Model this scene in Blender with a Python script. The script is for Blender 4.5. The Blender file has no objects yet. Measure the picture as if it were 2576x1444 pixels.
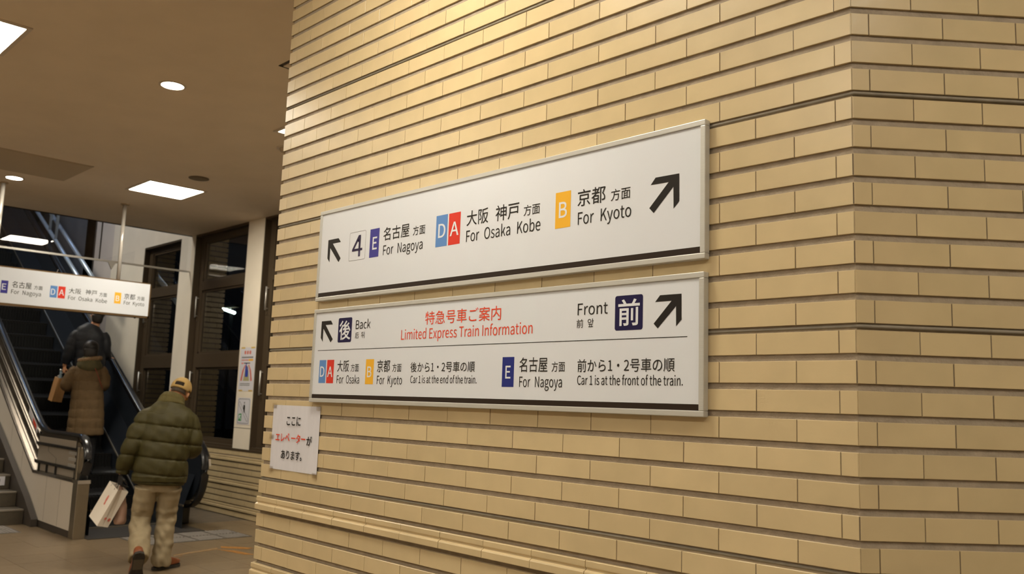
import bpy, bmesh, math, random
from mathutils import Vector, Matrix
from mathutils.geometry import tessellate_polygon
random.seed(7)
SC = bpy.context.scene
COL = SC.collection

# ------------------------------------------------------------------ camera
cam_d = bpy.data.cameras.new('camera'); cam = bpy.data.objects.new('camera', cam_d); COL.objects.link(cam)
cam_d.sensor_width = 36.0; cam_d.lens = 30.8929; cam_d.clip_start = 0.05; cam_d.clip_end = 200
CR, CU, CB = (0.700368, 0.712985, 0.033716), (0.072020, -0.117582, 0.990448), (0.710139, -0.691250, -0.133700)
cam.matrix_world = Matrix(((CR[0], CU[0], CB[0], 0.9528), (CR[1], CU[1], CB[1], -2.1201), (CR[2], CU[2], CB[2], 1.5), (0, 0, 0, 1)))
cam_d.dof.use_dof = True; cam_d.dof.focus_distance = 3.1; cam_d.dof.aperture_fstop = 4.6
SC.camera = cam
# ------------------------------------------------------------------ view, world
SC.view_settings.view_transform = 'Standard'; SC.view_settings.look = 'None'
SC.view_settings.gamma = 1.0; SC.view_settings.use_curve_mapping = False
SC.view_settings.exposure = 0.60
W = bpy.data.worlds.new('night'); SC.world = W; W.use_nodes = True
W.node_tree.nodes['Background'].inputs[0].default_value = (0.14, 0.16, 0.20, 1)
W.node_tree.nodes['Background'].inputs[1].default_value = 0.006
PANEL_E = 30.0      # strength of the square ceiling panels
DOWN_E = 45.0       # strength of the round downlights
UPPER_E = 20.0       # cool tubes over the top of the escalator

# ------------------------------------------------------------------ materials
def lin(c):
    c = [v / 255 for v in c]
    return tuple(v / 12.92 if v <= .04045 else ((v + .055) / 1.055) ** 2.4 for v in c) + (1,)
def mat(name, rgb, rough=.6, metal=0, var=.0, scale=8, bump=0, bscale=60, rnd=0, spec=.5, stretch=(1, 1, 1), rvar=0, coat=0):
    m = bpy.data.materials.new(name); m.use_nodes = True; nt = m.node_tree; N = nt.nodes; L = nt.links
    b = N['Principled BSDF']; c = lin(rgb) if max(rgb) > 1.0 else tuple(rgb) + (1,)
    b.inputs['Base Color'].default_value = c; b.inputs['Roughness'].default_value = rough
    b.inputs['Metallic'].default_value = metal; b.inputs['Specular IOR Level'].default_value = spec
    if coat: b.inputs['Coat Weight'].default_value = coat; b.inputs['Coat Roughness'].default_value = .15
    tc = N.new('ShaderNodeTexCoord'); mp = N.new('ShaderNodeMapping'); mp.inputs['Scale'].default_value = stretch
    L.new(tc.outputs['Object'], mp.inputs['Vector'])
    if var or rnd:
        hsv = N.new('ShaderNodeHueSaturation'); hsv.inputs['Color'].default_value = c
        no = N.new('ShaderNodeTexNoise'); no.inputs['Scale'].default_value = scale; no.inputs['Detail'].default_value = 4
        vec = mp.outputs['Vector']
        if rnd:
            oi = N.new('ShaderNodeObjectInfo'); ge = N.new('ShaderNodeNewGeometry')
            ad = N.new('ShaderNodeMath'); ad.operation = 'ADD'; L.new(oi.outputs['Random'], ad.inputs[0]); L.new(ge.outputs['Random Per Island'], ad.inputs[1])
            fr = N.new('ShaderNodeMath'); fr.operation = 'FRACT'; L.new(ad.outputs[0], fr.inputs[0])
            va = N.new('ShaderNodeVectorMath'); va.operation = 'MULTIPLY_ADD'; va.inputs[1].default_value = (37, 23, 51)
            L.new(fr.outputs[0], va.inputs[0]); L.new(vec, va.inputs[2]); vec = va.outputs[0]
            mr = N.new('ShaderNodeMapRange'); mr.inputs[3].default_value = -rnd; mr.inputs[4].default_value = rnd
            L.new(fr.outputs[0], mr.inputs[0])
        L.new(vec, no.inputs['Vector'])
        m2 = N.new('ShaderNodeMapRange'); m2.inputs[1].default_value = .3; m2.inputs[2].default_value = .7
        m2.inputs[3].default_value = 1 - var; m2.inputs[4].default_value = 1 + var
        L.new(no.outputs[0], m2.inputs[0]); out = m2.outputs[0]
        if rnd:
            a2 = N.new('ShaderNodeMath'); a2.operation = 'ADD'; L.new(out, a2.inputs[0]); L.new(mr.outputs[0], a2.inputs[1]); out = a2.outputs[0]
        L.new(out, hsv.inputs['Value']); L.new(hsv.outputs[0], b.inputs['Base Color'])
    if bump:
        n2 = N.new('ShaderNodeTexNoise'); n2.inputs['Scale'].default_value = bscale; n2.inputs['Detail'].default_value = 3
        L.new(mp.outputs['Vector'], n2.inputs['Vector'])
        bp = N.new('ShaderNodeBump'); bp.inputs['Strength'].default_value = bump; bp.inputs['Distance'].default_value = .01
        L.new(n2.outputs[0], bp.inputs['Height']); L.new(bp.outputs[0], b.inputs['Normal'])
    return m
def emit(name, rgb, strength):
    m = bpy.data.materials.new(name); m.use_nodes = True; N = m.node_tree.nodes; N.remove(N['Principled BSDF'])
    e = N.new('ShaderNodeEmission'); e.inputs[0].default_value = tuple(rgb) + (1,); e.inputs[1].default_value = strength
    m.node_tree.links.new(e.outputs[0], N['Material Output'].inputs[0]); return m
def glass(name, tint=(1, 1, 1), ior=1.5):
    # thin pane: clear transmission mixed with a mirror reflection by angle
    m = bpy.data.materials.new(name); m.use_nodes = True; nt = m.node_tree; N = nt.nodes; L = nt.links; N.remove(N['Principled BSDF'])
    t = N.new('ShaderNodeBsdfTransparent'); t.inputs[0].default_value = tuple(tint) + (1,)
    g = N.new('ShaderNodeBsdfGlossy'); g.inputs['Roughness'].default_value = .004
    f = N.new('ShaderNodeFresnel'); f.inputs[0].default_value = ior
    mx = N.new('ShaderNodeMixShader'); L.new(f.outputs[0], mx.inputs[0]); L.new(t.outputs[0], mx.inputs[1]); L.new(g.outputs[0], mx.inputs[2])
    L.new(mx.outputs[0], N['Material Output'].inputs[0]); return m

M = dict(
    tile=mat('glazed_cream_tile', (.580, .456, .262), .31, var=.05, scale=9, rnd=.045, bump=.05, bscale=35, spec=.45),
    grout=mat('grey_brown_grout', (.34, .28, .215), .9, var=.12, scale=25, bump=.4, bscale=90, spec=.2),
    mortar=mat('dark_joint_mortar', (.15, .11, .07), .9),
    bead=mat('grey_joint_bead', (.22, .19, .145), .65, var=.12, scale=30, spec=.4),
    ceiling=mat('ceiling_paint', (.76, .64, .50), .85, var=.03, scale=3, spec=.2),
    ceil2=mat('ceiling_board', (.50, .40, .28), .8, spec=.2),
    fascia=mat('fascia_paint', (.50, .40, .30), .8, spec=.2),
    plaster=mat('white_plaster', (.80, .72, .60), .75, var=.03, scale=4, spec=.25),
    plaster_cool=mat('cool_lit_plaster', (.62, .55, .50), .75, var=.04, scale=3, spec=.25),  # plaster with the cooler upper light put into its colour
    concrete=mat('dim_shaft_concrete', (.13, .135, .15), .85, var=.08, scale=2, spec=.2),
    bronze=mat('dark_bronze_aluminium', (.085, .060, .036), .45, metal=.25, spec=.4),
    alu=mat('brushed_aluminium', (.66, .64, .60), .38, metal=.65, var=.03, scale=40, stretch=(1, 8, 8)),
    alu2=mat('satin_sign_frame', (.54, .53, .49), .40, metal=.35, var=.03, scale=60, stretch=(.3, 8, 8)),
    signface=mat('white_sign_sheet', (.675, .695, .74), .32, var=.01, scale=3, spec=.35),
    paper=mat('white_paper', (.66, .65, .70), .55, var=.03, scale=6, bump=.12, bscale=9, stretch=(6, 1, 1), spec=.4),
    tape=glass('clear_tape', (.90, .87, .83), 1.35),
    k=mat('print_black', (.020, .017, .015), .5, spec=.15), n=mat('print_dark_violet', (.028, .018, .055), .5, spec=.15),
    w=mat('print_white', (.70, .725, .77), .4), r=mat('print_red', (.70, .065, .025), .5, spec=.15),
    E=mat('print_indigo', (.055, .050, .27), .5, spec=.15), E2=mat('print_navy_blue', (.022, .030, .19), .5, spec=.15),
    D=mat('print_sky_blue', (.115, .25, .55), .5, spec=.15), A=mat('print_scarlet', (.66, .045, .025), .5, spec=.15),
    B=mat('print_amber', (.80, .43, .035), .5, spec=.15), navy=mat('print_deep_navy', (.016, .012, .058), .5, spec=.15),
    band=mat('print_dark_brown', (.026, .016, .011), .45, spec=.2), green=mat('print_green', (.03, .30, .08), .5),
    gold=mat('gold_tape', (.62, .42, .10), .5), blue=mat('print_blue', (.03, .06, .38), .5), pink=mat('print_salmon', (.62, .17, .13), .5),
    floor=mat('tan_stone_tile', (.215, .158, .096), .30, var=.10, scale=22, rnd=.05, spec=.45),
    joint=mat('floor_joint', (.15, .115, .075), .8, var=.1),
    steel=mat('polished_steel', (.66, .63, .60), .20, metal=1.0, rvar=0),
    satin=mat('satin_steel', (.34, .30, .235), .36, metal=.9, var=.05, scale=30, stretch=(8, 8, .5)),
    newel=mat('brushed_newel_steel', (.52, .46, .38), .32, metal=.45),
    decksteel=mat('bronzed_deck_steel', (.26, .235, .21), .24, metal=1.0),
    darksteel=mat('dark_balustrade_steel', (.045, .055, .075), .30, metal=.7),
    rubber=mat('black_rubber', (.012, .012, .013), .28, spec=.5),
    handrail=mat('black_handrail', (.012, .012, .014), .22, spec=.6),
    step=mat('black_step_metal', (.007, .007, .007), .5, metal=.3, spec=.4),
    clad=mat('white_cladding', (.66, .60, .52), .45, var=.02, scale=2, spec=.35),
    kick=mat('dark_kickplate', (.055, .045, .038), .5),
    mat_plate=mat('ribbed_landing_metal', (.085, .078, .075), .42, metal=.5, var=.08, scale=30, stretch=(1, 20, 1)),
    tact=mat('grey_tactile_tile', (.125, .108, .092), .55, var=.06, scale=20), stud=mat('tactile_stud', (.25, .225, .205), .45),
    orange=mat('worn_orange_marking', (.40, .18, .03), .55, var=.25, scale=30), wornpaint=mat('faded_orange_marking', (.29, .18, .075), .6, var=.25, scale=30),
    stair=mat('stair_stone', (.07, .056, .038), .5, var=.08, scale=20),
    nosing=mat('stair_nosing', (.20, .17, .135), .4, var=.08),
    win=glass('window_glass', (.95, .96, .95), 2.0), smoke=glass('smoke_barrier_glass', (.84, .84, .86), 1.9),
    panel_on=emit('panel_light_on', (1.0, .92, .76), PANEL_E), down_on=emit('downlight_on', (1.0, .92, .76), DOWN_E),
    tube_on=emit('outdoor_tube_on', (.75, 1.0, .88), 7), upper_on=emit('upper_tube_on', (.45, .66, 1.0), UPPER_E),
    lampring=mat('light_trim', (.60, .52, .42), .5), speaker=mat('speaker_grille', (.16, .115, .07), .7), gasket=mat('shadow_gap', (.05, .04, .03), .8),
    skin=mat('skin', (.55, .27, .14), .5, var=.05, scale=30), skin2=mat('pale_skin', (.50, .27, .17), .5),
    puffer=mat('olive_puffer_nylon', (.046, .038, .009), .62, var=.14, scale=14, bump=.30, bscale=18, spec=.3),
    collar=mat('olive_collar_fabric', (.085, .068, .022), .8, var=.12, scale=30, bump=.3, bscale=80, spec=.2),
    khaki=mat('khaki_cotton', (.30, .24, .15), .85, var=.06, scale=20, bump=.55, bscale=14, stretch=(1, 1, .6), spec=.2),
    shoe=mat('brown_leather', (.22, .065, .022), .42, var=.12, scale=30), sole=mat('dark_sole', (.035, .028, .022), .8, var=.2, scale=40), sole2=mat('worn_sole', (.10, .08, .055), .8),
    cap=mat('tan_cap_cotton', (.40, .265, .10), .85, var=.06, scale=40, bump=.3, bscale=120, spec=.2), patch=mat('grey_patch', (.17, .14, .115), .5),
    greyhair=mat('grey_hair', (.10, .075, .055), .7, var=.25, scale=60), blackhair=mat('black_hair', (.014, .010, .008), .5, var=.2, scale=60),
    glove=mat('black_glove', (.012, .011, .012), .6),
    coat=mat('brown_quilted_coat', (.125, .078, .036), .75, var=.10, scale=16, bump=.4, bscale=30, spec=.25), hoodlin=mat('olive_hood_lining', (.085, .07, .028), .85, var=.12, scale=30),
    furry=mat('tan_hood_trim', (.26, .165, .085), .95, var=.25, scale=70, bump=.8, bscale=90), darkcoat=mat('black_nylon_jacket', (.010, .011, .015), .55, var=.15, scale=14, bump=.3, bscale=25, spec=.35),
    darkpants=mat('black_trousers', (.008, .008, .009), .8), redstrap=mat('red_strap', (.28, .03, .015), .6),
    bagw=mat('white_bag_paper', (.70, .63, .54), .6, var=.02), bagp=mat('pink_plastic', (.40, .25, .19), .4, var=.08, scale=20, bump=.6, bscale=18),
    bagt=mat('tan_bag_paper', (.40, .205, .075), .6, var=.05, scale=9), bottle=mat('grey_blue_bottle', (.20, .26, .30), .25), cord=mat('bag_cord', (.45, .42, .38), .7),
)

# ------------------------------------------------------------------ mesh helpers
def mesh_obj(name, bm, m, parent=None, smooth=False, loc=None):
    me = bpy.data.meshes.new(name); bm.normal_update(); bm.to_mesh(me); bm.free()
    for mm in (m if isinstance(m, (list, tuple)) else [m]): me.materials.append(mm)
    if smooth: me.polygons.foreach_set('use_smooth', [True] * len(me.polygons))
    o = bpy.data.objects.new(name, me); COL.objects.link(o)
    if parent is not None: o.parent = parent
    if loc is not None: o.location = loc
    return o
def tag(o, label=None, cat=None, group=None, kind=None):
    for k_, v in (('label', label), ('category', cat), ('group', group), ('kind', kind)):
        if v: o[k_] = v
    return o
def empty(name, loc=(0, 0, 0), rz=0, **kw):
    o = bpy.data.objects.new(name, None); o.empty_display_size = .1; COL.objects.link(o)
    o.location = loc; o.rotation_euler = (0, 0, rz); return tag(o, **kw)
def share(name, me, parent, loc=(0, 0, 0), rz=0):
    o = bpy.data.objects.new(name, me); COL.objects.link(o); o.parent = parent; o.location = loc; o.rotation_euler = (0, 0, rz); return o
def box(bm, x0, x1, y0, y1, z0, z1, mi=0):
    v = [bm.verts.new(p) for p in ((x0, y0, z0), (x1, y0, z0), (x1, y1, z0), (x0, y1, z0), (x0, y0, z1), (x1, y0, z1), (x1, y1, z1), (x0, y1, z1))]
    for f in ((0, 3, 2, 1), (4, 5, 6, 7), (0, 1, 5, 4), (1, 2, 6, 5), (2, 3, 7, 6), (3, 0, 4, 7)):
        fc = bm.faces.new([v[i] for i in f]); fc.material_index = mi
    return v
def bx(*a, bev=0):
    bm = bmesh.new(); box(bm, *a)
    if bev: bmesh.ops.bevel(bm, geom=bm.edges[:], offset=bev, segments=2, affect='EDGES', profile=.5)
    return bm
def ngon_prism(bm, pts, axis, a, b, mi=0):
    """closed outline pts (2D) extruded between a and b along axis; 2D axes: x->(y,z), y->(x,z), z->(x,y)"""
    def P(p, t):
        return {'x': (t, p[0], p[1]), 'y': (p[0], t, p[1]), 'z': (p[0], p[1], t)}[axis]
    va = [bm.verts.new(P(p, a)) for p in pts]; vb = [bm.verts.new(P(p, b)) for p in pts]; n = len(pts)
    tris = tessellate_polygon([[Vector((p[0], p[1], 0)) for p in pts]])
    for t in tris:
        try:
            bm.faces.new([va[i] for i in t]).material_index = mi; bm.faces.new([vb[i] for i in reversed(t)]).material_index = mi
        except ValueError: pass
    for i in range(n):
        bm.faces.new((va[i], vb[i], vb[(i + 1) % n], va[(i + 1) % n])).material_index = mi
    bmesh.ops.recalc_face_normals(bm, faces=bm.faces[:]); return bm
def prism(pts, axis, a, b): return ngon_prism(bmesh.new(), pts, axis, a, b)
def frame_of(d, up=Vector((0, 0, 1))):
    d = d.normalized(); s = d.cross(up)
    if s.length < 1e-4: s = d.cross(Vector((0, 1, 0)))
    s.normalize(); return s, s.cross(d).normalized()
def sweep(bm, path, prof, up=Vector((0, 0, 1)), closed_ends=True, mi=0, scales=None):
    """profile (list of (s,u)) carried along path points"""
    P = [Vector(p) for p in path]; rings = []
    for i, p in enumerate(P):
        d = (P[min(i + 1, len(P) - 1)] - P[max(i - 1, 0)]); s, u = frame_of(d, up); k_ = scales[i] if scales else 1
        rings.append([bm.verts.new(p + s * (a * k_) + u * (b * k_)) for a, b in prof])
    n = len(prof)
    for r0, r1 in zip(rings, rings[1:]):
        for i in range(n): bm.faces.new((r0[i], r0[(i + 1) % n], r1[(i + 1) % n], r1[i])).material_index = mi
    if closed_ends:
        bm.faces.new(rings[0][::-1]).material_index = mi; bm.faces.new(rings[-1]).material_index = mi
    return bm
def circ(r, n=12, ry=None): return [(r * math.cos(2 * math.pi * i / n), (ry or r) * math.sin(2 * math.pi * i / n)) for i in range(n)]
def tube(bm, path, r, n=10, up=Vector((0, 0, 1)), mi=0, scales=None): return sweep(bm, path, circ(r, n), up, True, mi, scales)
def disc(bm, c, r, z0, z1, n=28, mi=0, r1=None):
    r1 = r if r1 is None else r1
    a = [bm.verts.new((c[0] + r * math.cos(2 * math.pi * i / n), c[1] + r * math.sin(2 * math.pi * i / n), z0)) for i in range(n)]
    b = [bm.verts.new((c[0] + r1 * math.cos(2 * math.pi * i / n), c[1] + r1 * math.sin(2 * math.pi * i / n), z1)) for i in range(n)]
    bm.faces.new(a[::-1]).material_index = mi; bm.faces.new(b).material_index = mi
    for i in range(n): bm.faces.new((a[i], a[(i + 1) % n], b[(i + 1) % n], b[i])).material_index = mi
    return bm

# ------------------------------------------------------------------ printed characters (outlines, 1000 units per em)
GL = {
'.': (278, [[139,-13,172,-4,196,20,205,56,196,93,172,117,139,126,105,117,82,93,73,56,82,20,105,-4]]),
'1': (555, [[88,0,490,0,490,76,343,76,343,733,273,733,230,712,180,695,121,681,121,623,252,623,252,76,88,76]]),
'2': (555, [[44,0,505,0,505,79,302,79,182,72,263,152,333,231,391,308,434,383,461,457,470,531,463,592,444,645,412,687,370,719,317,739,256,746,191,739,135,717,86,683,40,639,93,587,137,631,188,661,245,672,305,661,347,631,372,585,380,527,371,462,344,393,298,319,233,238,149,150,44,54]]),
'4': (555, [[340,0,426,0,426,202,524,202,524,275,426,275,426,733,325,733,20,262,20,202,340,202], [340,275,115,275,282,525,341,633,345,633,340,500]]),
'A': (608, [[4,0,97,0,168,224,436,224,506,0,604,0,355,733,252,733], [191,297,265,533,300,658,304,658,340,533,413,297]]),
'B': (657, [[101,0,334,0,412,6,479,24,535,54,577,95,603,149,612,215,601,282,570,334,523,370,463,390,463,395,509,419,543,456,563,502,570,554,562,612,538,658,500,692,449,716,388,729,318,733,101,733], [193,422,193,660,306,660,359,657,402,649,436,633,460,611,474,581,479,542,475,507,461,478,438,454,404,437,359,426,302,422], [193,74,193,350,321,350,381,347,430,336,470,318,498,293,515,259,521,218,515,173,497,137,468,109,429,89,380,78,321,74]]),
'C': (638, [[377,-13,444,-6,504,14,556,47,602,92,551,151,515,116,475,90,431,74,381,68,316,77,260,105,215,149,181,209,160,283,153,369,161,455,182,527,217,586,263,629,319,656,384,665,442,656,492,632,534,596,584,656,548,690,501,719,446,739,383,746,294,735,216,700,151,645,101,570,69,477,58,366,69,255,100,162,149,87,213,32,290,-1]]),
'D': (688, [[101,0,288,0,390,11,475,44,542,98,590,170,619,261,629,369,619,477,590,568,541,639,474,691,388,723,284,733,101,733], [193,76,193,658,276,658,355,650,420,625,470,583,506,527,527,455,534,369,527,283,506,211,470,153,420,111,355,85,276,76]]),
'E': (589, [[101,0,534,0,534,79,193,79,193,346,471,346,471,425,193,425,193,655,523,655,523,733,101,733]]),
'F': (552, [[101,0,193,0,193,329,473,329,473,407,193,407,193,655,523,655,523,733,101,733]]),
'I': (293, [[101,0,193,0,193,733,101,733]]),
'K': (646, [[101,0,193,0,193,232,319,382,539,0,642,0,377,455,607,733,502,733,195,365,193,365,193,733,101,733]]),
'L': (543, [[101,0,514,0,514,79,193,79,193,733,101,733]]),
'N': (723, [[101,0,188,0,188,385,184,501,177,614,181,614,260,463,527,0,622,0,622,733,534,733,534,352,538,235,547,120,542,120,463,271,195,733,101,733]]),
'O': (742, [[371,-13,458,-1,534,34,597,90,644,166,674,259,684,369,674,479,644,571,597,646,534,701,458,735,371,746,284,735,208,701,146,646,98,571,68,479,58,369,68,259,98,166,146,90,208,34,284,-1], [371,68,309,78,256,105,213,150,180,210,160,283,153,369,160,455,180,527,213,586,256,629,309,656,371,665,433,656,486,629,530,586,562,527,582,455,589,369,582,283,562,210,530,150,486,105,433,78]]),
'T': (599, [[253,0,346,0,346,655,568,655,568,733,31,733,31,655,253,655]]),
'a': (563, [[217,-13,282,-2,342,26,397,65,400,65,408,0,483,0,483,334,478,398,464,452,439,496,403,529,355,550,295,557,212,546,139,519,82,486,117,423,164,451,219,473,280,481,335,470,370,439,387,395,392,344,287,328,203,306,139,277,94,240,68,195,59,141,64,96,80,58,104,27,136,5,174,-8], [243,61,205,66,175,81,154,107,147,147,152,180,170,209,201,233,247,254,310,271,392,283,392,132,341,93,293,69]]),
'b': (618, [[331,-13,392,-4,447,22,496,64,534,121,558,194,567,280,561,359,542,427,512,482,469,523,416,548,351,557,291,547,233,520,180,481,184,578,184,796,92,796,92,0,165,0,173,56,177,56,227,19,279,-5], [316,64,276,69,231,87,184,120,184,406,234,447,282,472,328,480,375,474,412,455,439,425,458,385,469,336,472,279,467,217,452,164,428,121,397,90,359,71]]),
'c': (510, [[306,-13,370,-5,429,19,482,55,442,117,405,90,362,70,314,63,267,70,226,89,193,120,167,162,152,212,146,271,152,330,168,381,194,423,229,454,270,473,317,480,357,474,393,458,425,433,471,493,429,525,377,548,313,557,245,549,183,523,130,482,89,426,62,355,52,271,61,188,86,117,125,62,176,21,237,-4]]),
'd': (620, [[277,-13,339,-2,395,25,442,64,445,64,453,0,528,0,528,796,436,796,436,587,441,494,394,528,346,550,288,557,228,548,172,522,124,480,86,424,62,353,53,271,60,187,81,117,114,61,159,20,213,-5], [297,64,253,70,216,89,186,119,165,160,152,211,147,272,153,331,168,381,193,423,225,454,262,473,304,480,348,474,392,456,436,423,436,138,391,97,345,72]]),
'e': (554, [[312,-13,380,-6,439,14,490,42,458,103,416,80,372,65,322,60,273,66,231,84,196,112,169,149,150,196,142,250,508,250,512,302,506,375,487,437,456,488,413,526,359,549,295,557,234,548,177,522,127,481,87,424,61,354,52,271,61,188,87,118,128,62,180,21,242,-4], [141,315,159,387,194,440,242,473,297,484,354,473,397,441,423,388,432,315]]),
'f': (325, [[33,469,107,469,107,0,198,0,198,469,313,469,313,543,198,543,198,629,203,675,217,709,241,729,275,736,305,733,336,721,356,792,314,805,265,809,216,804,176,787,146,761,124,726,111,682,107,630,107,543,33,538]]),
'g': (564, [[275,-250,354,-243,421,-224,476,-194,516,-156,541,-111,550,-62,545,-21,529,11,503,36,466,54,419,64,361,67,254,67,208,71,179,84,164,102,159,126,164,152,176,173,194,191,233,177,274,172,328,178,376,195,416,223,446,261,466,307,473,361,468,406,452,443,429,473,540,473,540,543,351,543,317,553,274,557,221,551,173,533,132,505,99,466,78,419,71,363,81,303,108,253,142,217,142,213,114,188,91,154,82,112,89,74,106,44,131,23,131,18,88,-17,60,-59,51,-105,58,-148,80,-184,114,-212,158,-233,213,-246], [274,234,230,243,193,269,168,310,159,363,168,417,193,457,230,482,274,490,320,482,356,457,381,417,390,363,381,310,356,269,319,243], [288,-187,222,-180,172,-161,142,-131,131,-92,137,-61,154,-29,186,0,223,-6,256,-8,350,-8,398,-12,432,-23,453,-45,460,-77,448,-118,414,-153,359,-178]]),
'h': (607, [[92,0,184,0,184,394,234,440,281,468,332,477,379,469,411,443,429,398,435,332,435,0,526,0,526,344,522,408,508,461,486,502,454,533,412,551,360,557,308,550,261,530,219,501,180,466,184,578,184,796,92,796]]),
'i': (275, [[92,0,184,0,184,543,92,543], [138,655,170,663,191,684,199,716,191,747,170,768,138,775,106,768,86,747,78,716,86,684,106,663]]),
'k': (552, [[92,0,182,0,182,143,284,262,443,0,542,0,337,324,518,543,416,543,186,257,182,257,182,796,92,796]]),
'm': (926, [[92,0,184,0,184,394,232,441,278,468,320,477,365,469,397,443,415,398,421,332,421,0,512,0,512,394,561,441,606,468,649,477,694,469,726,443,744,398,750,332,750,0,841,0,841,344,837,408,823,461,801,502,769,533,728,551,677,557,629,550,583,528,540,495,497,453,476,496,445,529,403,550,347,557,300,550,256,530,216,501,178,464,176,464,167,543,92,543]]),
'n': (610, [[92,0,184,0,184,394,234,440,281,468,332,477,379,469,411,443,429,398,435,332,435,0,526,0,526,344,522,408,508,461,486,502,454,533,412,551,360,557,308,550,260,530,218,501,178,464,176,464,167,543,92,543]]),
'o': (606, [[303,-13,368,-4,427,21,479,62,519,117,545,188,554,271,545,355,519,426,479,482,427,523,368,549,303,557,238,549,179,523,128,482,88,426,61,355,52,271,61,188,88,117,128,62,179,21,238,-4], [303,63,259,70,221,89,189,120,166,162,151,212,146,271,151,330,166,381,189,423,221,454,259,473,303,480,347,473,386,454,417,423,441,381,456,330,461,271,456,212,441,162,417,120,386,89,347,70]]),
'p': (620, [[92,-229,184,-229,184,-45,181,50,231,15,281,-6,331,-13,392,-4,447,22,496,64,534,121,558,194,567,280,561,359,542,427,512,482,469,523,416,548,351,557,289,546,231,518,176,480,167,543,92,543], [316,64,277,69,232,87,184,120,184,406,235,447,282,472,328,480,375,474,412,455,439,425,458,385,469,336,472,279,467,217,452,164,428,121,397,90,359,71]]),
'r': (388, [[92,0,184,0,184,349,214,408,249,447,285,468,320,475,348,473,373,466,390,545,364,555,332,557,288,549,247,527,210,491,178,444,176,444,167,543,92,543]]),
's': (468, [[234,-13,293,-7,342,9,381,35,409,67,425,106,431,148,424,194,406,230,378,258,344,280,306,298,222,330,185,350,159,374,149,407,155,438,174,463,205,480,250,486,295,480,335,463,373,438,417,495,370,526,313,549,249,557,194,552,148,536,111,512,84,481,68,444,62,403,76,343,113,300,163,269,265,228,305,207,333,179,344,143,338,110,318,83,284,65,237,58,177,66,125,89,76,123,32,62,90,23,159,-3]]),
't': (377, [[262,-13,314,-7,363,7,345,76,315,66,283,61,243,68,217,88,203,121,199,165,199,469,347,469,347,543,199,543,199,696,123,696,113,543,27,538,27,469,108,469,108,168,111,117,122,73,142,37,171,10,211,-7]]),
'x': (498, [[15,0,111,0,239,224,244,224,383,0,483,0,304,274,469,543,374,543,307,424,259,333,254,333,201,424,128,543,29,543,194,283]]),
'y': (521, [[101,-234,151,-228,193,-209,229,-180,259,-142,283,-97,304,-46,508,543,419,543,321,242,277,88,272,88,218,242,108,543,13,543,231,-1,219,-42,199,-89,172,-126,139,-150,97,-159,75,-156,55,-150,37,-223,66,-231]]),
'。': (1000, [[194,244,135,232,87,200,54,151,42,92,54,32,87,-16,135,-49,194,-61,254,-49,302,-16,335,32,347,92,335,151,302,200,254,232], [194,-10,155,-2,123,20,101,52,93,92,101,131,123,163,155,185,194,193,234,185,266,163,288,131,296,92,288,52,266,20,234,-2]]),
'あ': (1000, [[613,441,565,339,508,255,444,185,431,274,426,368,427,409,477,425,534,437], [727,551,648,571,644,541,634,503,597,504,515,498,429,479,439,602,626,617,800,640,799,714,691,694,573,680,448,671,460,747,472,792,388,794,386,746,378,669,310,668,225,672,145,681,147,606,309,599,370,600,359,453,293,416,233,369,182,315,143,256,118,193,109,129,118,73,143,34,181,11,227,3,283,10,341,29,397,58,413,2,485,24,461,105,524,166,583,241,637,330,684,430,746,403,791,363,819,314,828,259,819,197,793,143,750,96,692,59,620,33,535,17,578,-50,683,-25,766,14,829,62,872,120,897,185,905,255,899,308,881,358,853,402,813,439,764,469,706,490], [356,378,363,245,380,133,330,103,284,86,242,80,210,87,191,108,185,142,198,206,234,270,288,330]]),
'か': (1000, [[782,674,709,641,781,533,844,400,887,279,965,316,917,432,850,566], [78,561,86,474,176,486,303,500,270,385,223,252,163,118,92,1,174,-31,246,104,305,248,350,387,384,508,492,515,535,511,569,495,591,462,598,406,593,294,577,186,550,100,527,68,498,53,463,49,407,54,340,69,353,-14,410,-25,471,-29,517,-25,556,-12,589,14,617,55,651,159,670,288,675,416,669,476,653,520,628,551,595,571,556,582,513,585,400,578,438,780,345,790,338,683,319,572,167,561]]),
'が': (1000, [[768,661,695,628,767,522,830,390,874,269,951,306,903,422,836,554], [780,806,726,784,769,716,807,645,862,669,823,740], [890,846,837,824,881,757,920,686,974,710,935,779], [64,557,73,471,163,483,290,496,257,381,210,248,150,114,79,-2,160,-35,233,100,291,244,337,383,371,504,478,511,522,507,555,491,577,458,584,403,579,291,563,182,537,97,514,64,484,49,449,45,393,51,327,66,340,-18,397,-28,458,-32,503,-28,543,-15,577,10,604,51,637,155,656,284,662,412,656,472,640,517,614,548,581,568,543,579,499,582,387,575,424,777,332,786,325,679,306,568,154,557]]),
'こ': (1000, [[235,702,235,620,359,612,499,609,644,613,769,621,769,703,643,694,499,689,357,692], [275,299,194,307,180,241,173,168,183,110,211,62,257,24,321,-3,400,-19,494,-25,630,-20,746,-8,835,10,834,96,743,75,626,61,492,56,419,60,359,73,313,92,280,118,261,149,254,185,260,241]]),
'ご': (1000, [[217,691,217,610,341,602,482,599,626,603,751,611,751,693,625,683,481,679,339,682], [257,288,176,296,162,231,155,157,165,99,193,51,239,13,303,-14,382,-30,476,-36,612,-31,729,-19,817,-1,816,85,725,64,608,51,474,46,401,50,342,62,296,82,263,107,244,139,237,175,242,231], [779,803,725,780,769,711,807,640,861,665,822,736], [889,843,836,820,881,753,919,682,974,706,934,775]]),
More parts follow.
